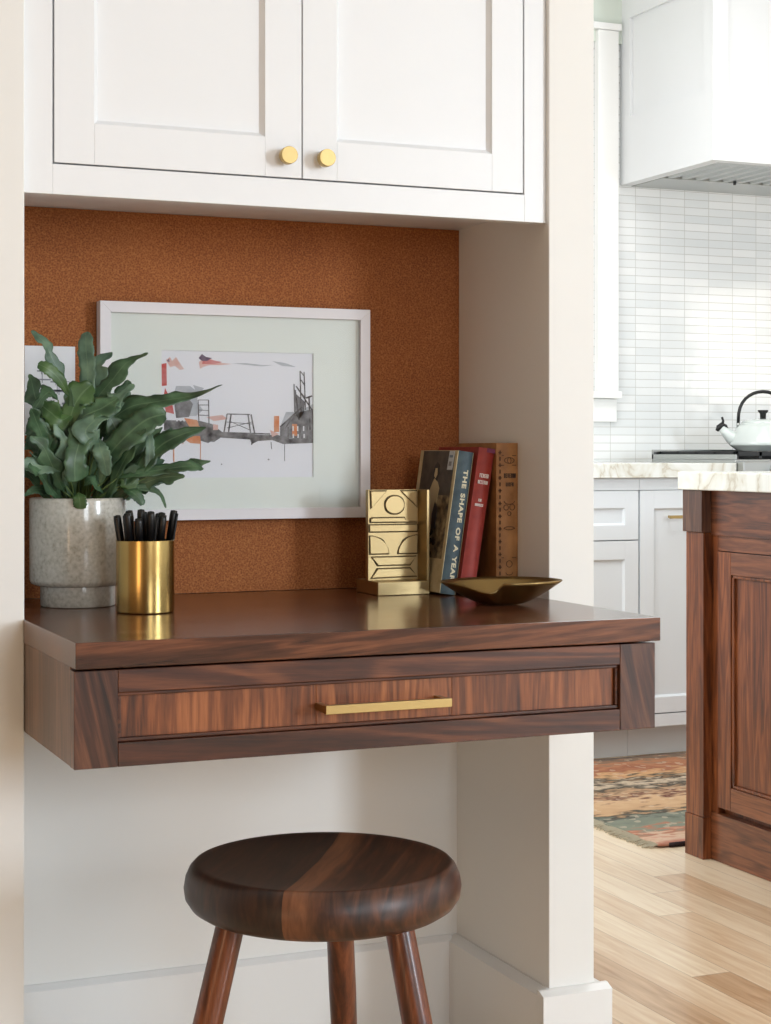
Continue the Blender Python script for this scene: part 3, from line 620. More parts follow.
frond([(96, 420), (110, 404), (120, 396), (134, 384)], [-.05, -.055, -.055, -.05], 18, 'leaf2', lobes=2, lob=.3, seed=65)
# inner fill
rr = random.Random(5)
for k in range(60):
    a = rr.random()*math.pi*2; el = .3+rr.random()*1.1; ln = .085+rr.random()*.085
    r0 = .012+rr.random()*.03
    p0 = Vector((PX+r0*math.cos(a), PY+r0*math.sin(a), ZD+.142))
    d = Vector((math.cos(a)*math.cos(el), math.sin(a)*math.cos(el), math.sin(el)))
    p1 = p0 + d*ln*.4; p2 = p0 + d*ln*.8 + Vector((0, 0, -.004)); p3 = p0 + d*ln*1.15 + Vector((0, 0, -.02))
    if min(p1.y, p2.y, p3.y) < PY-.09: continue
    if max(p1.y, p2.y, p3.y) > YP-.03 or min(p2.x, p3.x) < XL+.02: 
        continue
    leaf([p0, p1, p2, p3], .012+rr.random()*.009, rr.choice(['leaf', 'leaf', 'leaf', 'leaf2']), lobes=rr.choice([2.5, 3.2, 4]), lob=.42, seed=50+k, ns=28, blunt=rr.choice([.3, .6, .8]))

# ------------------------------------------------------------------ brass cup and pens
CXp, CYp = at(145.3,600,2.30).x, 2.300
cup = None
bm = B(); z = ZD+.0004
lathe(bm, [(0, z), (0.0381, z), (0.0397, z+.0012), (0.0399, z+.003), (0.0399, z+.0985), (0.0393, z+.099), (0.0385, z+.0985), (0.0383, z+.004), (0, z+.003)], CXp, CYp, 96)
cup = obj('pen_cup', bm, M['brassb'], origin=(CXp, CYp, z), smooth=True); cup.modifiers.new('es', 'EDGE_SPLIT').split_angle = R(40)
tag(cup, 'shiny brass cup full of black pens, in front of the fern pot', 'pen cup')
def make_pen():
    o = thing('pen', 'x', 'pen', (0, 0, 0), 'black pens in the brass cup'); L_ = .128
    bm = B(); lathe(bm, [(0, 0), (.0008, .0002), (.0012, .004), (.0036, .014), (.0040, .02), (.0040, .088), (0, .088)], 0, 0, 14); obj('barrel', bm, M['black'], o, smooth=True)
    bm = B(); lathe(bm, [(0, .080), (.0048, .080), (.0048, L_-.006), (.0042, L_-.001), (0, L_)], 0, 0, 14); obj('cap', bm, M['black'], o, smooth=True)
    bm = B(); box(bm, -.0012, .0012, -.0075, -.0060, .088, L_-.004); box(bm, -.0012, .0012, -.0075, -.0030, L_-.007, L_-.004); obj('clip', bm, M['black'], o, bevel=.0003)
    return o
pen0 = make_pen()
# (angle of lean direction, lean fraction, clip spin, extra height)
pens = []
tops = [(116.8, 515, -.002), (127, 513, -.021), (138.5, 518, -.026), (151, 511, -.026), (163, 515, -.021), (174.2, 510, -.001),
        (129, 510, .002), (141, 509, -.009), (162, 512, .000), (128, 512, .023), (143, 511, .012), (159, 513, .025)]
spots = []
for k, (u, v, dy) in enumerate(tops):
    t = at(u, v, CYp+dy)
    dx, dyy = t.x-CXp, t.y-CYp
    # foot on the opposite side of the cup floor
    f = Vector((CXp + dx*.5, CYp + dyy*.5, ZD+.006))
    spots.append((f, t))
for k, (f, t) in enumerate(spots):
    if k == 0: o = pen0; kids = None
    else:
        o = pen0.copy(); COL.objects.link(o)
        for ch in pen0.children:
            c2 = ch.copy(); c2.parent = o; COL.objects.link(c2)
    d = (t-f); o.location = f; o.scale = (1, 1, 1)
    o.rotation_euler = (d.to_track_quat('Z', 'Y') @ Matrix.Rotation(math.atan2((CYp-t.y), (CXp-t.x)) + R(90) + (k % 3-1)*.5, 4, 'Z').to_quaternion()).to_euler()
    s = d.length/.128; o.scale = (1.12, 1.12, s)
    o['label'] = {0: 'black pen leaning furthest left out of the brass cup', 5: 'rightmost black pen leaning out of the brass cup'}.get(k, 'black capped pen standing among the others in the brass cup')

# ------------------------------------------------------------------ brass bookend
bx0, bx1, by0, by1 = 1.0120, 1.1012, 2.415, 2.503
be = thing('bookend', 'cast brass bookend with geometric relief, left of the row of books', 'bookend', ((bx0+bx1)/2, 2.5, ZD))
bm = B(); z = ZD+.0004; prism(bm, [(bx0+.003, by0), (bx1, by0), (bx1, by1), (bx0+.003, by1)], z, z+.0205); obj('base', bm, M['brassc'], be, bevel=.0008)
yq = 2.448; zt = .9018; zb = z+.0205
bm = B(); box(bm, bx0, bx1-.0045, yq, yq+.010, zb, zt); pl = obj('plate', bm, M['brassc'], be, bevel=.0006)
bm = B(); box(bm, bx1-.0045, bx1, by0, yq+.010, zb, zt); obj('side_plate', bm, M['brassc'], be, bevel=.0005)
# relief, measured in fractions of the visible face (115..395 by 100..640 in the close-up)
def rp_(a, b_): return (bx0 + (a-115)/285*(bx1-.0045-bx0-.0), zt - (b_-100)/545*(zt-zb))
rel = [[(128, 110), (218, 110), (132, 212)], [(300, 110), (390, 110), (390, 205)],
       [(128, 276), (140, 270), (318, 270), (325, 284), (390, 290), (390, 296), (128, 294)],
       [(122, 312), (392, 312), (392, 352), (122, 352)],
       [(135, 505), (385, 505), (350, 553), (170, 553)], [(168, 575), (350, 575), (390, 622), (132, 628)]]
rel.append([(125, 378)] + [(125+105*math.sin(t_*math.pi/2/8), 484-106*math.cos(t_*math.pi/2/8)) for t_ in range(9)] + [(125, 484)])
rel.append([(392, 378)] + [(392-108*math.sin(t_*math.pi/2/8), 484-106*math.cos(t_*math.pi/2/8)) for t_ in range(9)] + [(392, 484)])
rel.append([(264+54*math.cos(t_*math.pi/14), 192+54*math.sin(t_*math.pi/14)) for t_ in range(28)])
for r_ in rel:
    gx = sum(p[0] for p in r_)/len(r_); gz = sum(p[1] for p in r_)/len(r_)
    bm = B(); prism(bm, [rp_(p[0]+5*(1 if p[0] > gx else -1), p[1]+6*(1 if p[1] > gz else -1)) for p in r_], yq-.0006, yq-.0001, axis='y'); gv = obj('groove', bm, M['edging'], pl, label='dark outline')  # thin darker outline laid under each raised shape
    bm = B(); prism(bm, [rp_(*p) for p in r_], yq-.0028, yq-.0001, axis='y'); obj('relief', bm, M['brassc'], pl, bevel=.0008)

# ------------------------------------------------------------------ books
def book(name, label, xb, y0, width, depth, height, lean, cover, spine_mat, group='old hardback books beside the brass bookend'):
    """spine faces the room (-Y); lean tips the top to the right. xb = x of bottom-left corner of the spine"""
    root = thing(name, label, 'book', (xb, y0, ZD), group)
    a = math.tan(R(lean)); 
    Mx = Matrix.Translation((xb, y0, ZD+.0005)) @ Matrix.Rotation(R(lean), 4, 'Y')
    lift = width*math.sin(R(lean))
    Mx = Matrix.Translation((0, 0, lift)) @ Mx
    t = .0028
    bm = B(); box(bm, 0, t, .003, depth, 0, height, M=Mx); o1 = obj('front_cover', bm, cover, root, bevel=.0005)
    bm = B(); box(bm, width-t, width, .003, depth, 0, height, M=Mx); obj('back_cover', bm, cover, root, bevel=.0005)
    bm = B()
    n = 10; pts = []
    for k in range(n+1):
        u = k/n; pts.append((u*width, .0035 - .0042*math.sin(u*math.pi)))
    pts2 = [(p[0]*.94+width*.03, p[1]+.0022) for p in pts][::-1]
    prism(bm, pts+pts2, 0, height, M=Mx); sp_ = obj('spine', bm, spine_mat, root, smooth=False)
    bm = B(); box(bm, t, width-t, .0062, depth-.004, .003, height-.003, M=Mx); obj('page_block', bm, M['pages'], root)
    return root, sp_, Mx, o1
def clothmat(name, a, b_, sc=60):
    m, nt, b = newmat(name)
    tc = nt.nodes.new('ShaderNodeTexCoord'); n1 = nt.nodes.new('ShaderNodeTexNoise'); n1.inputs['Scale'].default_value = sc; n1.inputs['Detail'].default_value = 6
    nt.links.new(tc.outputs['Object'], n1.inputs['Vector'])
    rp = ramp(nt, [(.3, a), (.7, b_)]); nt.links.new(n1.outputs['Fac'], rp.inputs['Fac']); nt.links.new(rp.outputs['Color'], b.inputs['Base Color']); b.inputs['Roughness'].default_value = .6
    return m
teal = clothmat('teal_jacket', (52, 68, 76), (72, 90, 96)); redc = clothmat('red_cloth', (134, 40, 32), (158, 54, 42)); brn = clothmat('tan_leather', (138, 92, 50), (182, 130, 78), 30)
cream = clothmat('cream_jacket', (188, 170, 128), (212, 196, 156))
gold = plain('stamped_gold', (214, 204, 172), .6); whi = plain('white_stamping', (240, 230, 226), .6); brd = plain('brown_tooling', (92, 60, 36), .7)
def strokes(parent, Mx, rects, mat, name, y=-.0008, th=.0012):
    """rects on the spine: (x0,x1,z0,z1) in book space"""
    bm = B()
    for x0, x1, z0, z1 in rects: box(bm, x0, x1, y, y+th, z0, z1, M=Mx)
    obj(name, bm, mat, parent)
# 1: brown leather, upright against the alcove wall
r1, s1, M1, c1 = book('book', 'tall brown leather book with tooled spine, standing upright against the alcove wall', 1.1905, 2.360, .0373, .141, .2335, 0, brn, brn)
def fl(x0, x1, z): return (x0, x1, z, z+.0012)
ys = -.0014
orn = []
for z0, n_ in ((.2135, 1), (.1985, 1), (.0560, 1), (.0150, 1), (.0110, 1)): orn.append(fl(.008, .033, z0))
for k in range(22):
    zz = .010+k*.0098; orn.append((.0045, .0062, zz, zz+.006)); 
    if k % 2: orn.append((.0030, .0078, zz+.002, zz+.0038))
strokes(s1, M1, orn, brd, 'tooling', y=.0000, th=.0015)
import math as _m
def glyphs(x0, x1, z0, z1, n, seed):
    r = random.Random(seed); out = []; w_ = (x1-x0)/n
    for k in range(n):
        a = x0+k*w_; b2 = a+w_*.72; h_ = z1-z0; th = w_*.26
        out.append((a, a+th, z0, z1))
        if r.random() < .8: out.append((a+th, b2, z1-h_*.2, z1))
        if r.random() < .6: out.append((a+th, b2, z0+h_*.4, z0+h_*.58))
        if r.random() < .7: out.append((a+th, b2, z0, z0+h_*.2))
        if r.random() < .45: out.append((b2-th, b2, z0, z1))
    return out
strokes(s1, M1, glyphs(.0115, .0325, .1795, .1865, 7, 1) + glyphs(.0145, .0285, .1665, .1725, 5, 2), plain('dark_tooling', (72, 50, 36), .7), 'title_marks', y=-.0011, th=.002)
bm = B()
def ring2(bm, cx, cz, rx, rz, th=.0012, y=-.0008, n=20, Mx=M1, a0=0, a1=2*math.pi):
    for k in range(n):
        p = a0+(a1-a0)*k/n; q = a0+(a1-a0)*(k+1)/n
        x0, z0, x1, z1 = cx+rx*math.cos(p), cz+rz*math.sin(p), cx+rx*math.cos(q), cz+rz*math.sin(q)
        tube(bm, [Mx @ Vector((x0, y, z0)), Mx @ Vector((x1, y, z1))], th/2, 5)
ring2(bm, .0205, .2065, .0085, .0045); ring2(bm, .0205, .2065, .0030, .0045)
ring2(bm, .0205, .1440, .0090, .0050, a0=math.pi, a1=2*math.pi); ring2(bm, .0150, .1340, .0040, .0040); ring2(bm, .0255, .1345, .0045, .0045); ring2(bm, .0205, .1245, .0030, .0030)
ring2(bm, .0205, .1010, .0095, .0035, a0=0, a1=math.pi); ring2(bm, .0205, .1030, .0085, .0035, a0=math.pi, a1=2*math.pi)
ring2(bm, .0205, .0470, .0050, .0050); ring2(bm, .0205, .0340, .0060, .0040, a0=math.pi, a1=2*math.pi); ring2(bm, .0130, .0210, .0050, .0060); ring2(bm, .0275, .0210, .0050, .0060)
obj('ornament', bm, brd, s1)
# 2: red cloth, leaning
ang = 9.6
r2, s2, M2, c2 = book('book', 'red hardback book with white lettering, leaning between the teal book and the brown book', 1.1304, 2.368, .0265, .150, .2260, 8.9, redc, redc)
wr = glyphs(.0060, .0215, .1800, .1860, 6, 5) + glyphs(.0045, .0215, .1700, .1755, 7, 6) + glyphs(.0095, .0150, .1430, .1470, 3, 8) + glyphs(.0050, .0190, .1355, .1395, 7, 9)
strokes(s2, M2, wr, whi, 'title_marks', y=-.0012, th=.002)
strokes(s2, M2, [(.006, .020, .0035, .0046)], whi, 'foot_mark', y=-.0012, th=.002)
bm = B(); box(bm, .012, .0265, -.0012, .004, .2195, .2262, M=M2); obj('head_patch', bm, plain('plum_cloth', (110, 44, 76), .7), s2)
# 3: teal book with an illustrated jacket
r3, s3, M3, c3 = book('book', 'teal spined book with illustrated cream jacket, leaning beside the brass bookend', 1.1024, 2.378, .0272, .142, .2205, 8.3, cream, teal)
c3.data.materials[0] = cream
def text(body, size, mat, Mx, parent, name):
    cu = bpy.data.curves.new(name, 'FONT'); cu.body = body; cu.size = size; cu.extrude = .0003; cu.offset = .00035
    cu.space_character = 1.12; cu.space_word = 1.5; cu.align_x = 'LEFT'; cu.align_y = 'CENTER'
    o = bpy.data.objects.new(name, cu); COL.objects.link(o)
    dg = bpy.context.evaluated_depsgraph_get(); me = bpy.data.meshes.new_from_object(o.evaluated_get(dg))
    bpy.data.objects.remove(o)
    me.materials.clear(); me.materials.append(mat)
    me.transform(Mx); base = WLOC[parent.name]; me.transform(Matrix.Translation(-base))
    o = bpy.data.objects.new(name, me); COL.objects.link(o); o.parent = parent
    xs = [(Mx.inverted() @ (v.co+base)).x for v in me.vertices]
    return o, max(xs)
# reading downwards on the spine: text x -> -z, text y -> +x
Rt = Matrix(((0, 1, 0, 0), (0, 0, -1, 0), (-1, 0, 0, 0), (0, 0, 0, 1)))
o_, wdt = text('THE SHAPE OF A YEAR', .0098, gold, M3 @ Matrix.Translation((.0155, -.0008, .192)) @ Rt, s3, 'spine_title')
sc = .172/wdt
o_.data.transform(Matrix.Translation(-(M3 @ Vector((.0155, -.0008, .192)) - WLOC[s3.name])))
Rx = (M3.to_3x3() @ Rt.to_3x3()).to_4x4()
o_.data.transform(Rx @ Matrix.Diagonal((sc, 1.0, 1, 1)) @ Rx.inverted())
o_.data.transform(Matrix.Translation(M3 @ Vector((.0155, -.0008, .192)) - WLOC[s3.name]))
# jacket illustration: a dark photograph of a standing figure, on the left cover
def cov(y0, y1, z0, z1, mat, nm, lift=.0004):
    bm = B(); box(bm, -lift, .0002, y0, y1, z0, z1, M=M3); obj(nm, bm, mat, c3)
def figmat():
    m, nt, b = newmat('jacket_photo'); tc = nt.nodes.new('ShaderNodeTexCoord'); n1 = nt.nodes.new('ShaderNodeTexNoise'); n1.inputs['Scale'].default_value = 70; n1.inputs['Detail'].default_value = 6
    nt.links.new(tc.outputs['Object'], n1.inputs['Vector']); rp = ramp(nt, [(.36, (44, 38, 30)), (.50, (116, 102, 78)), (.66, (168, 150, 114))]); nt.links.new(n1.outputs['Fac'], rp.inputs['Fac']); nt.links.new(rp.outputs['Color'], b.inputs['Base Color']); b.inputs['Roughness'].default_value = .4
    return m
fm = figmat()
cov(.012, .128, .052, .2195, fm, 'jacket_photo')
cov(.012, .128, .150, .2195, clothmat('jacket_dark', (58, 52, 44), (92, 82, 68), 50), 'jacket_sky', .0006)
def covpoly(pts, mat, nm, lift=.001):
    bm = B(); vs = [Vector((-lift, a, c)) for a, c in pts]; ws = [Vector((0, a, c)) for a, c in pts]
    lo = [bm.verts.new(M3 @ v) for v in vs]; hi = [bm.verts.new(M3 @ v) for v in ws]
    bm.faces.new(lo); bm.faces.new(hi[::-1]); n = len(pts)
    for i in range(n): bm.faces.new((lo[i], lo[(i+1) % n], hi[(i+1) % n], hi[i]))
    obj(nm, bm, mat, c3)
# depth goes to the left in view, so y decreases to the right
skin = plain('jacket_tan', (186, 166, 124), .5); dkk = plain('jacket_black', (32, 28, 24), .5)
covpoly([(.078, .196), (.070, .202), (.062, .198), (.060, .184), (.066, .170), (.080, .170), (.083, .184)], dkk, 'figure_hair')
covpoly([(.074, .192), (.067, .192), (.065, .182), (.070, .176), (.076, .180)], skin, 'figure_face', .0014)
covpoly([(.074, .176), (.060, .170), (.052, .160), (.058, .130), (.064, .090), (.080, .090), (.096, .130), (.086, .158)], skin, 'figure_dress', .0012)
covpoly([(.060, .140), (.050, .130), (.050, .098), (.062, .096), (.066, .120)], dkk, 'figure_shadow', .0015)
for k in range(16):
    a = .040+rr.random()*.075; zc = .056+rr.random()*.038; r_ = .003+rr.random()*.004
    covpoly([(a+r_*math.cos(t_*1.05)*1.2, zc+r_*math.sin(t_*1.05)) for t_ in range(6)], dkk, 'foliage', .0012)
covpoly([(.012, .2195), (.030, .2195), (.032, .190), (.014, .190)], plain('jacket_label', (196, 200, 200), .5), 'jacket_label', .0013)
covpoly([(.016, .213), (.028, .213), (.028, .209), (.016, .209)], plain('label_blue', (110, 128, 140), .5), 'label_band', .0016)
covpoly([(.018, .203), (.027, .203), (.028, .196), (.018, .196)], plain('label_grey', (130, 130, 130), .5), 'label_mark', .0016)

# ------------------------------------------------------------------ brass dish
def dish():
    bm = B(); nr, na = 14, 96; a_, b_ = .0885, .055
    Mx = Matrix.Translation((1.1215, 2.210, ZD+.0012)) @ Matrix.Rotation(-TH, 4, 'Z')
    def pt(r, th):
        cx = math.cos(th); sy = math.sin(th)
        x = a_*math.copysign(abs(cx)**1.0, cx); tip = abs(cx)
        y = b_*math.copysign(abs(sy)**1.25, sy)
        hr = .0325 + .0010*cx
        if sy < 0:      # front rim: dips on the left then folds back up
            u = cx
            dip = .013*math.exp(-((u+.22)/.38)**2) if u < -.14 else .013*math.exp(-((-.14+.22)/.38)**2)*max(0, 1-(u+.14)/.14)
            hr -= dip*min(1, -sy*1.6)
            y += .006*math.exp(-((u+.08)/.10)**2)
        else: hr += .002*sy
        base = .30
        zz = 0 if r < base else hr*((r-base)/(1-base))**1.35
        return Vector((x*r, y*r, zz))
    rings = [[bm.verts.new(Mx @ pt(0.0001, 0))]]
    for i in range(1, nr+1):
        r = i/nr; rings.append([bm.verts.new(Mx @ pt(r, 2*math.pi*k/na)) for k in range(na)])
    for k in range(na): bm.faces.new((rings[0][0], rings[1][k], rings[1][(k+1) % na]))
    for a, b2 in zip(rings[1:], rings[2:]):
        for k in range(na): bm.faces.new((a[k], b2[k], b2[(k+1) % na], a[(k+1) % na]))
    o = obj('dish', bm, M['bronze'], origin=(1.1215, 2.210, ZD+.0012), smooth=True, recalc=False)
    md = o.modifiers.new('sol', 'SOLIDIFY'); md.thickness = .0018; md.offset = 1
    tag(o, 'shallow aged brass dish with a folded rim, on the desk in front of the books', 'dish')
dish()

# ------------------------------------------------------------------ stool
SX, SY, SZ = .7450, 1.945, .4655
stool = thing('stool', 'round dark walnut stool with splayed legs, standing under the desk drawer', 'stool', (SX, SY, 0))
m, nt, b = newmat('two_tone_walnut')
tc = nt.nodes.new('ShaderNodeTexCoord'); mp = nt.nodes.new('ShaderNodeMapping'); mp.inputs['Rotation'].default_value = (0, 0, R(33.3))
nt.links.new(tc.outputs['Object'], mp.inputs['Vector'])
nw = nt.nodes.new('ShaderNodeTexNoise'); nw.inputs['Scale'].default_value = 5; nt.links.new(mp.outputs['Vector'], nw.inputs['Vector'])
sp = nt.nodes.new('ShaderNodeSeparateXYZ'); nt.links.new(mp.outputs['Vector'], sp.inputs[0])
mp2 = nt.nodes.new('ShaderNodeMapping'); mp2.inputs['Scale'].default_value = (16, 1.5, 4); nt.links.new(mp.outputs['Vector'], mp2.inputs['Vector'])
n2 = nt.nodes.new('ShaderNodeTexNoise'); n2.inputs['Scale'].default_value = 6; n2.inputs['Detail'].default_value = 6; n2.inputs['Distortion'].default_value = .7; nt.links.new(mp2.outputs['Vector'], n2.inputs['Vector'])
xx = mathn(nt, 'ADD', sp.outputs['X'], mathn(nt, 'MULTIPLY', mathn(nt, 'SUBTRACT', nw.outputs['Fac'], .5), .012))
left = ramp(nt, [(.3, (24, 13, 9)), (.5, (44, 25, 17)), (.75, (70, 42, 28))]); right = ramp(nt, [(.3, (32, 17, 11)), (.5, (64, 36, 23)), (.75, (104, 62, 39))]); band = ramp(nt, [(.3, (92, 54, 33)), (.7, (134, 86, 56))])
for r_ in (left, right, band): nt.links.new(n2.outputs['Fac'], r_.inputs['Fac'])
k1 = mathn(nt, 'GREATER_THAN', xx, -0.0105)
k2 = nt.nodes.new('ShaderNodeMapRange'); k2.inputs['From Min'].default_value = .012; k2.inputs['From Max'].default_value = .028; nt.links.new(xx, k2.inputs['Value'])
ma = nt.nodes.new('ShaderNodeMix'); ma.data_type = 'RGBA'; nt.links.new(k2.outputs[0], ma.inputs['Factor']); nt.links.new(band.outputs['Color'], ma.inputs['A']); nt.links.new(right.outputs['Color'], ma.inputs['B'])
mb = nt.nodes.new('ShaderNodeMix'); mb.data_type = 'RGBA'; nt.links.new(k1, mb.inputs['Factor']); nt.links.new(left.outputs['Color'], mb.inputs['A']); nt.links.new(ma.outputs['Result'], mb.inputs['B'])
nt.links.new(mb.outputs['Result'], b.inputs['Base Color']); b.inputs['Roughness'].default_value = .42; b.inputs['Coat Weight'].default_value = .05; b.inputs['Coat Roughness'].default_value = .3
bp = nt.nodes.new('ShaderNodeBump'); bp.inputs['Strength'].default_value = .15; bp.inputs['Distance'].default_value = .001; nt.links.new(n2.outputs['Fac'], bp.inputs['Height']); nt.links.new(bp.outputs['Normal'], b.inputs['Normal'])
M['seat'] = m
prof = [(0, SZ-.006), (.06, SZ-.0058), (.11, SZ-.004), (.145, SZ-.001), (.152, SZ), (.156, SZ-.0012), (.1615, SZ-.007), (.1660, SZ-.017), (.1680, SZ-.029), (.1665, SZ-.040), (.160, SZ-.050), (.150, SZ-.0565), (.138, SZ-.0605), (.120, SZ-.0615), (0, SZ-.0615)]
bm = B(); lathe(bm, prof, SX, SY, 128); o = obj('seat', bm, M['seat'], stool, smooth=True, origin=(SX, SY, SZ-.03))
zt_ = SZ-.0605
lat = Vector((c_, -s_, 0)); dep = Vector((s_, c_, 0))
for phi in (157.6, 37.6, 277.6):
    ph = R(phi); d2 = lat*math.cos(ph) - dep*math.sin(ph)          # front legs left and right, one behind
    top = Vector((SX, SY, zt_)) + d2*.1155; rr_ = .1155 + zt_*.245; ft = Vector((SX, SY, 0)) + d2*rr_
    ax = (ft-top); upx = -ax.normalized()
    p = [top + upx*.012, top, top+ax*.35, top+ax*.7, ft]
    bm = B(); tube(bm, p, [.0165, .0172, .0178, .0160, .0135], 20)
    for v in bm.verts:
        if v.co.z < .0008: v.co.z = .0008
    o = obj('leg', bm, W_leg, stool, smooth=True); o.modifiers.new('es', 'EDGE_SPLIT').split_angle = R(50)

# ------------------------------------------------------------------ kitchen run
KX0 = 2.15; YD = 4.617
kl = thing('base_cabinet', 'white base cabinet with a drawer above a door, partly hidden behind the alcove post', 'cabinet', (2.48, 4.9, 0))
kr = thing('base_cabinet', 'white base cabinet with a tall front and brass bar pull, beside the walnut island', 'cabinet', (3.15, 4.9, 0))
XS = 2.8247
for root, x0, x1 in ((kl, KX0, XS-.0006), (kr, XS+.0006, 3.50)):
    bm = B(); box(bm, x0, x1, YD+.0205, YK-.001, .0995, .8785); obj('carcass', bm, M['kcab'], root)
    bm = B(); box(bm, x0, x1, 4.687, 4.70, 0.0005, .099); obj('toe_kick', bm, M['kcab'], root)
    bm = B(); box(bm, x0, x1, YD, YD+.02, .8415, .8785); obj('top_rail', bm, M['kcab'], root)
    bm = B(); box(bm, x0, x1, YD, YD+.02, .0995, .138); obj('bottom_rail', bm, M['kcab'], root)
shaker('drawer_front', kl, KX0+.004, XS-.003, .6870, .8395, KX0+.06, 2.7731, .7331, .7859, YD, .02, .008, M['kcab'])
shaker('cabinet_door', kl, KX0+.004, XS-.003, .1415, .6835, KX0+.06, 2.7731, .20, .6258, YD, .02, .008, M['kcab'])
kd = shaker('cabinet_door', kr, XS+.003, 3.497, .1415, .8395, 2.8781, 3.44, .1913, .783, YD, .02, .008, M['kcab'])
bm = B(); box(bm, 2.9183, 3.30, YD-.032, YD-.024, .7515, .7615); box(bm, 2.93, 2.938, YD-.025, YD+.002, .7525, .7605); box(bm, 3.28, 3.288, YD-.025, YD+.002, .7525, .7605); obj('bar_pull', bm, M['brass'], kd, bevel=.001, label='thin brass bar pull')
ke = thing('base_cabinet', 'white base cabinet at the far end of the counter, behind the walnut island', 'cabinet', (3.9, 4.9, 0))
bm = B(); box(bm, 3.502, 4.70, YD+.0205, YK-.001, .0995, .8785); obj('carcass', bm, M['kcab'], ke)
bm = B(); box(bm, 3.502, 4.70, 4.687, 4.70, .0005, .099); obj('toe_kick', bm, M['kcab'], ke)
shaker('cabinet_door', ke, 3.505, 4.10, .1415, .8395, 3.56, 4.04, .1913, .783, YD, .02, .008, M['kcab'])
shaker('cabinet_door', ke, 4.104, 4.697, .1415, .8395, 4.16, 4.64, .1913, .783, YD, .02, .008, M['kcab'])
# counter with a bay for the range top
RX0, RX1, RY0, RY1 = 3.170, 4.080, 4.555, 5.10
bm = B(); zc0, zc1 = .8795, .9249
prism(bm, [(KX0, 4.59), (RX0-.002, 4.59), (RX0-.002, RY1+.002), (RX1+.002, RY1+.002), (RX1+.002, 4.59), (4.70, 4.59), (4.70, YK-.001), (KX0, YK-.001)], zc0, zc1)
tag(obj('worktop', bm, M['marble'], origin=(3.2, 4.9, zc0), bevel=.002), 'white marble worktop on the base cabinets along the tiled wall', 'worktop')
rg = thing('gas_cooktop', 'steel gas range top with black grates, under the hood and the kettle', 'cooktop', (3.62, 4.83, .8795))
bm = B(); box(bm, RX0, RX1, 4.60, RY1, .8795, .936); obj('body', bm, M['steel'], rg, bevel=.002)
bm = B(); box(bm, RX0, RX1, RY0, 4.5995, .8797, .930); obj('front_panel', bm, M['steel'], rg, bevel=.003)
bm = B(); ringbox2 = [(RX0+.003, RX1-.003, 4.60, 4.606), (RX0+.003, RX1-.003, RY1-.014, RY1)]
box(bm, RX0, RX0+.006, 4.60, RY1, .9365, .952); box(bm, RX1-.006, RX1, 4.60, RY1, .9365, .952); box(bm, RX0, RX1, RY1-.01, RY1, .9365, .968); obj('side_trim', bm, M['steel'], rg)
for k in range(3):
    x0 = RX0+.02+k*.292; x1 = x0+.286
    bm = B()
    for yy in (4.63, 4.74, 4.85, 4.96, 5.07): box(bm, x0, x1, yy, yy+.014, .946, .9625)
    for q_ in range(4): xx_ = x0+q_*(x1-x0-.014)/3; box(bm, xx_, xx_+.014, 4.63, 5.084, .9368, .9625)
    obj('grate', bm, M['blackm'], rg, bevel=.002)
for k in range(5):
    bm = B(); Mx = Matrix.Translation((RX0+.12+k*.167, RY0, .905)) @ Matrix.Rotation(R(90), 4, 'X'); lathe(bm, [(0, 0), (.02, 0), (.02, .006), (.015, .008), (.014, .03), (0, .031)], 0, 0, 24, Mx); obj('control_knob', bm, M['steel'], rg, smooth=True)

# kettle
KXc, KYc, KZ = at(763,450,4.96).x, 4.96, .9632
kt = thing('kettle', 'white enamel kettle with a black arched handle, on the range top', 'kettle', (KXc, KYc, KZ))
bm = B(); lathe(bm, [(0, KZ), (.084, KZ), (.088, KZ+.002), (.115, KZ+.020), (.1165, KZ+.025), (.115, KZ+.031), (.090, KZ+.083), (.080, KZ+.093), (.074, KZ+.096), (.074, KZ+.099), (0, KZ+.099)], KXc, KYc, 64)
o = obj('kettle_body', bm, M['enamel'], kt, smooth=True); o.modifiers.new('es', 'EDGE_SPLIT').split_angle = R(35)
bm = B(); lathe(bm, [(.072, KZ+.0993), (.072, KZ+.102), (.062, KZ+.107), (.03, KZ+.1115), (0, KZ+.1125)], KXc, KYc, 48); ld = obj('lid', bm, M['enamel'], kt, smooth=True)
bm = B(); lathe(bm, [(0, KZ+.110), (.010, KZ+.110), (.011, KZ+.130), (.018, KZ+.137), (.018, KZ+.142), (0, KZ+.142)], KXc, KYc, 24); obj('lid_knob', bm, M['black'], ld, smooth=True, label='black lid knob')
sd = -lat                                            # the spout points left
C0 = Vector((KXc, KYc, KZ))
bm = B(); tube(bm, [C0+sd*.085+Vector((0, 0, .036)), C0+sd*.112+Vector((0, 0, .050)), C0+sd*.130+Vector((0, 0, .066)), C0+sd*.144+Vector((0, 0, .080))], [.032, .024, .017, .0125], 20); obj('spout', bm, M['enamel'], kt, smooth=True)
bm = B()
tube(bm, [C0+sd*.160+Vector((0, 0, .070)), C0+sd*.153+Vector((0, 0, .082)), C0+sd*.142+Vector((0, 0, .092)), C0+sd*.130+Vector((0, 0, .086)), C0+sd*.120+Vector((0, 0, .072))], [.007, .013, .011, .009, .004], 12, flat=.8)
tube(bm, [C0+sd*.143+Vector((0, 0, .088)), C0+sd*.138+Vector((0, 0, .104)), C0+sd*.142+Vector((0, 0, .118))], [.007, .0045, .004], 10)
obj('whistle', bm, M['black'], kt, smooth=True, label='black bird shaped whistle')
bm = B(); hp = []
for k in range(17):
    a = math.pi*k/16; hp.append(C0 - sd*(-math.cos(a))*.086*-1 + Vector((0, 0, .098+.108*math.sin(a)**.75)))
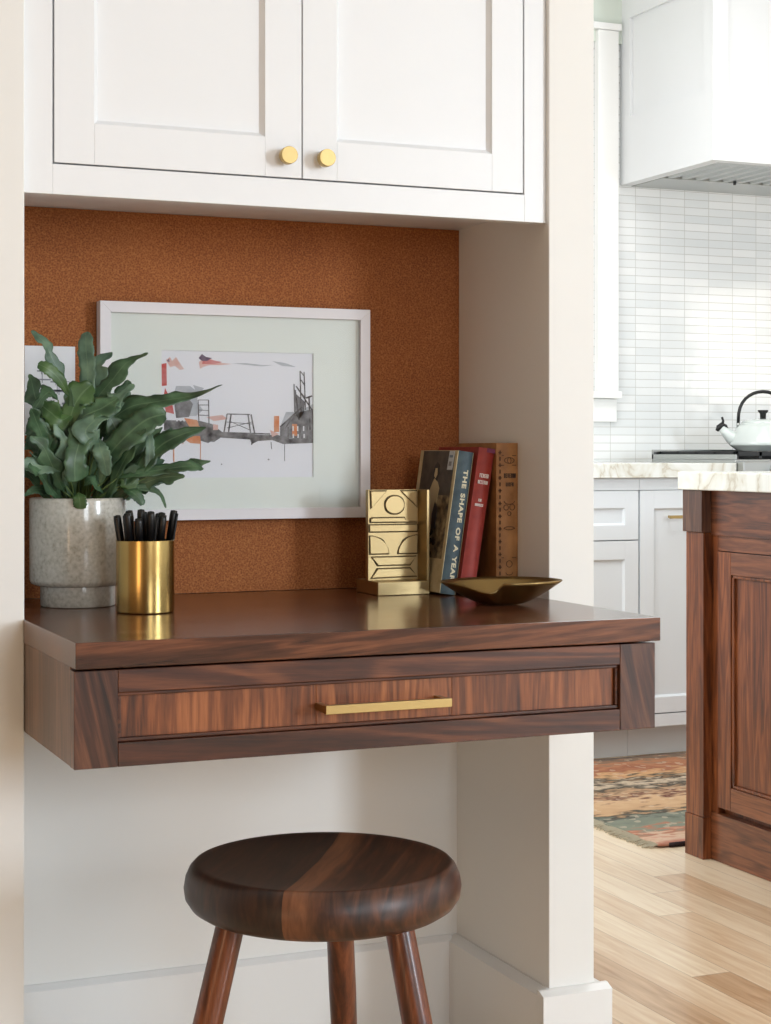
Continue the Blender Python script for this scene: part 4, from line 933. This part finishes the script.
tube(bm, hp, [.007]+[.0072]*15+[.007], 12, flat=.8); obj('kettle_handle', bm, M['black'], kt, smooth=True, label='black arched handle')
for sg_ in (1, -1):
    bm = B(); q_ = C0+sd*sg_*.086; tube(bm, [q_+Vector((0, 0, .078)), q_+Vector((0, 0, .106))], .006, 8); obj('handle_bracket', bm, M['steel'], kt, smooth=True)

# hood
HX0, HX1, HY0, HZ = 3.1389, 4.14, 4.680, 1.903
hd = thing('range_hood', 'large white panelled range hood with steel baffle filters above the range top', 'range hood', (3.64, 4.97, HZ))
th = .03
bm = B(); box(bm, HX0+.012, HX1-.012, HY0+.012, YK-.0005, HZ+.07, ZC-.001); obj('hood_body', bm, M['hood'], hd)
def panelx(x, y0, y1, z0, z1, py0, py1, pz0, pz1, s):   # side face with recess
    bm = B(); a, b2 = (x, x+.0115) if s > 0 else (x-.0115, x)
    box(bm, a, b2, y0, py0, z0, z1); box(bm, a, b2, py1, y1, z0, z1); box(bm, a, b2, py0, py1, z0, pz0); box(bm, a, b2, py0, py1, pz1, z1)
    obj('side_panel', bm, M['hood'], hd)
panelx(HX0, HY0+.012, YK-.0005, HZ, ZC-.001, 4.735, 5.1923, 2.137, 2.4806, 1)
panelx(HX1, HY0+.012, YK-.0005, HZ, ZC-.001, 4.735, 5.1923, 2.137, 2.4806, -1)
bm = B(); box(bm, HX0, 3.1964, HY0, HY0+.0118, HZ, ZC-.001); box(bm, 4.0835, HX1, HY0, HY0+.0118, HZ, ZC-.001); box(bm, 3.1964, 4.0835, HY0, HY0+.0118, HZ, 2.1227); box(bm, 3.1964, 4.0835, HY0, HY0+.0118, 2.4806, ZC-.001); obj('front_panel', bm, M['hood'], hd)
bm = B(); box(bm, HX0+.0125, HX0+.045, HY0+.0125, YK-.001, HZ, HZ+.0695); box(bm, HX1-.045, HX1-.0125, HY0+.0125, YK-.001, HZ, HZ+.0695); box(bm, HX0+.045, HX1-.045, HY0+.0125, HY0+.04, HZ, HZ+.0695); obj('rim', bm, M['hood'], hd)
bm = B(); box(bm, HX0+.046, HX1-.046, 5.055, YK-.001, HZ-.002, HZ+.008); box(bm, HX0+.046, HX1-.046, HY0+.041, HY0+.07, HZ-.0005, HZ+.008); obj('liner', bm, M['steel'], hd)
bm = B(); box(bm, HX0+.046, HX1-.046, HY0+.0705, 5.0545, HZ+.040, HZ+.044); obj('liner_top', bm, M['blackm'], hd)
k = 0; x = HX0+.06
while x < HX1-.07:
    bm = B(); prism(bm, [(x, HZ+.010), (x+.008, HZ), (x+.032, HZ), (x+.040, HZ+.010), (x+.040, HZ+.016), (x, HZ+.016)], HY0+.0705, 5.0545, axis='y'); obj('baffle', bm, M['steel'], hd, bevel=.001); x += .056
bm = B(); tube(bm, [(3.47, 5.04, HZ-.010), (3.47, 5.04, HZ+.002)], .005, 10); obj('filter_knob', bm, M['blackm'], hd)

# ------------------------------------------------------------------ island
IX = 2.270; IXm = 2.290; IY0, IY1 = 2.35, 3.498
isl = thing('kitchen_island', 'walnut kitchen island with framed panel doors and a corner pilaster, at the right', 'kitchen island', (2.75, 2.95, 0))
bm = B(); box(bm, IXm+.022, 3.35, IY0+.01, IY1-.012, .0005, .8695); obj('carcass', bm, W_isl, isl)
bm = B(); box(bm, IX, IX+.10, 3.425, IY1, .0995, .770); obj('pilaster', bm, W_isl, isl, bevel=.001)
bm = B(); box(bm, IX-.006, IX+.10, 3.4235, IY1+.006, .7705, .8697); obj('pilaster_block', bm, W_isld, isl, bevel=.001, label='darker walnut corner block')
bm = B(); box(bm, IX-.002, IX+.10, 3.4235, IY1+.002, .0005, .099); obj('pilaster_base', bm, W_isl, isl, bevel=.001)
bm = B(); box(bm, IXm, IXm+.0215, IY0, 3.4225, .764, .8695); obj('top_rail', bm, W_islh, isl, bevel=.001)
bm = B(); box(bm, IXm, IXm+.0215, IY0, 3.4225, .0005, .112); obj('base_rail', bm, W_islh, isl, bevel=.001)
bm = B(); box(bm, IXm+.004, IXm+.0215, 3.398, 3.4225, .1125, .7635); obj('stile', bm, W_isl, isl)
bm = B(); box(bm, IXm+.004, IXm+.0215, IY0, 3.3975, .729, .7635); obj('drawer_rail', bm, W_islh, isl)
for y0, y1 in ((2.90, 3.395), (2.40, 2.895)):
    bm = B(); fy0, fy1 = y0+.052, y1-.052; xa, xb = IXm, IXm+.0215
    box(bm, xa+.010, xb-.001, fy0+.0085, fy1-.0085, .1895, .6665)
    d = obj('island_door', bm, W_isl, isl, origin=(IXm, (y0+y1)/2, .13), label='recessed walnut panel')
    for ya_, yb_ in ((y0, fy0), (fy1, y1)):
        bm = B(); box(bm, xa, xb, ya_, yb_, .128, .727); obj('door_stile', bm, W_isl, d, bevel=.001)
    for z0, z1 in ((.128, .181), (.675, .727)):
        bm = B(); box(bm, xa, xb, fy0+.0003, fy1-.0003, z0, z1); obj('door_rail', bm, W_islh, d, bevel=.001)
    bm = B(); 
    for a0, a1, c0, c1 in ((fy0, fy0+.008, .181, .675), (fy1-.008, fy1, .181, .675), (fy0, fy1, .181, .189), (fy0, fy1, .667, .675)): box(bm, xa+.003, xb-.002, a0+.0003, a1-.0003, c0+.0003, c1-.0003)
    obj('door_moulding', bm, W_isl, d, bevel=.002)
bm = B(); box(bm, 2.2545, 3.42, 2.30, 3.512, .8702, .9130)
tag(obj('worktop', bm, M['marble'], origin=(2.8, 2.9, .8702), bevel=.003), 'thick white veined marble top of the walnut island', 'worktop')

# ------------------------------------------------------------------ rug
rug = thing('rug', 'worn patterned runner rug in rust, sage and charcoal between the island and the white cabinets', 'rug', (2.9, 4.09, 0))
bm = B(); nx, ny = 60, 40; gx0, gx1, gy0, gy1 = 2.235, 4.3, 3.565, 4.640
G = []
for i in range(nx+1):
    row = []
    for j in range(ny+1):
        x = gx0+(gx1-gx0)*i/nx; y = gy0+(gy1-gy0)*j/ny
        if i == 0: x += .004*math.sin(j*1.9)
        row.append(bm.verts.new((x, y, .009+.0012*math.sin(x*23+y*9)+.0012*math.sin(y*31-x*7))))
    G.append(row)
for i in range(nx):
    for j in range(ny): bm.faces.new((G[i][j], G[i+1][j], G[i+1][j+1], G[i][j+1]))
o = obj('pile', bm, M['rug'], rug, smooth=True); md = o.modifiers.new('s', 'SOLIDIFY'); md.thickness = .006; md.offset = -1
bm = B(); rr = random.Random(2)
for k in range(260):
    y = gy0+.005+(gy1-gy0-.01)*k/260; l = .022+rr.random()*.016; a = rr.uniform(-.35, .35)
    tube(bm, [(gx0+.004, y, .008), (gx0-l*.5, y+a*l*.5, .0055), (gx0-l, y+a*l, .0022)], [.0018, .0016, .0011], 4)
obj('fringe', bm, M['fringe'], rug, kind='stuff', label='pale cotton fringe')
bm = B(); tube(bm, [(gx0+.03+k*.05, gy0-.002+.001*math.sin(k), .0065) for k in range(40)], .0055, 8); obj('selvage', bm, M['rugedge'], rug, smooth=True, label='dark bound edge')
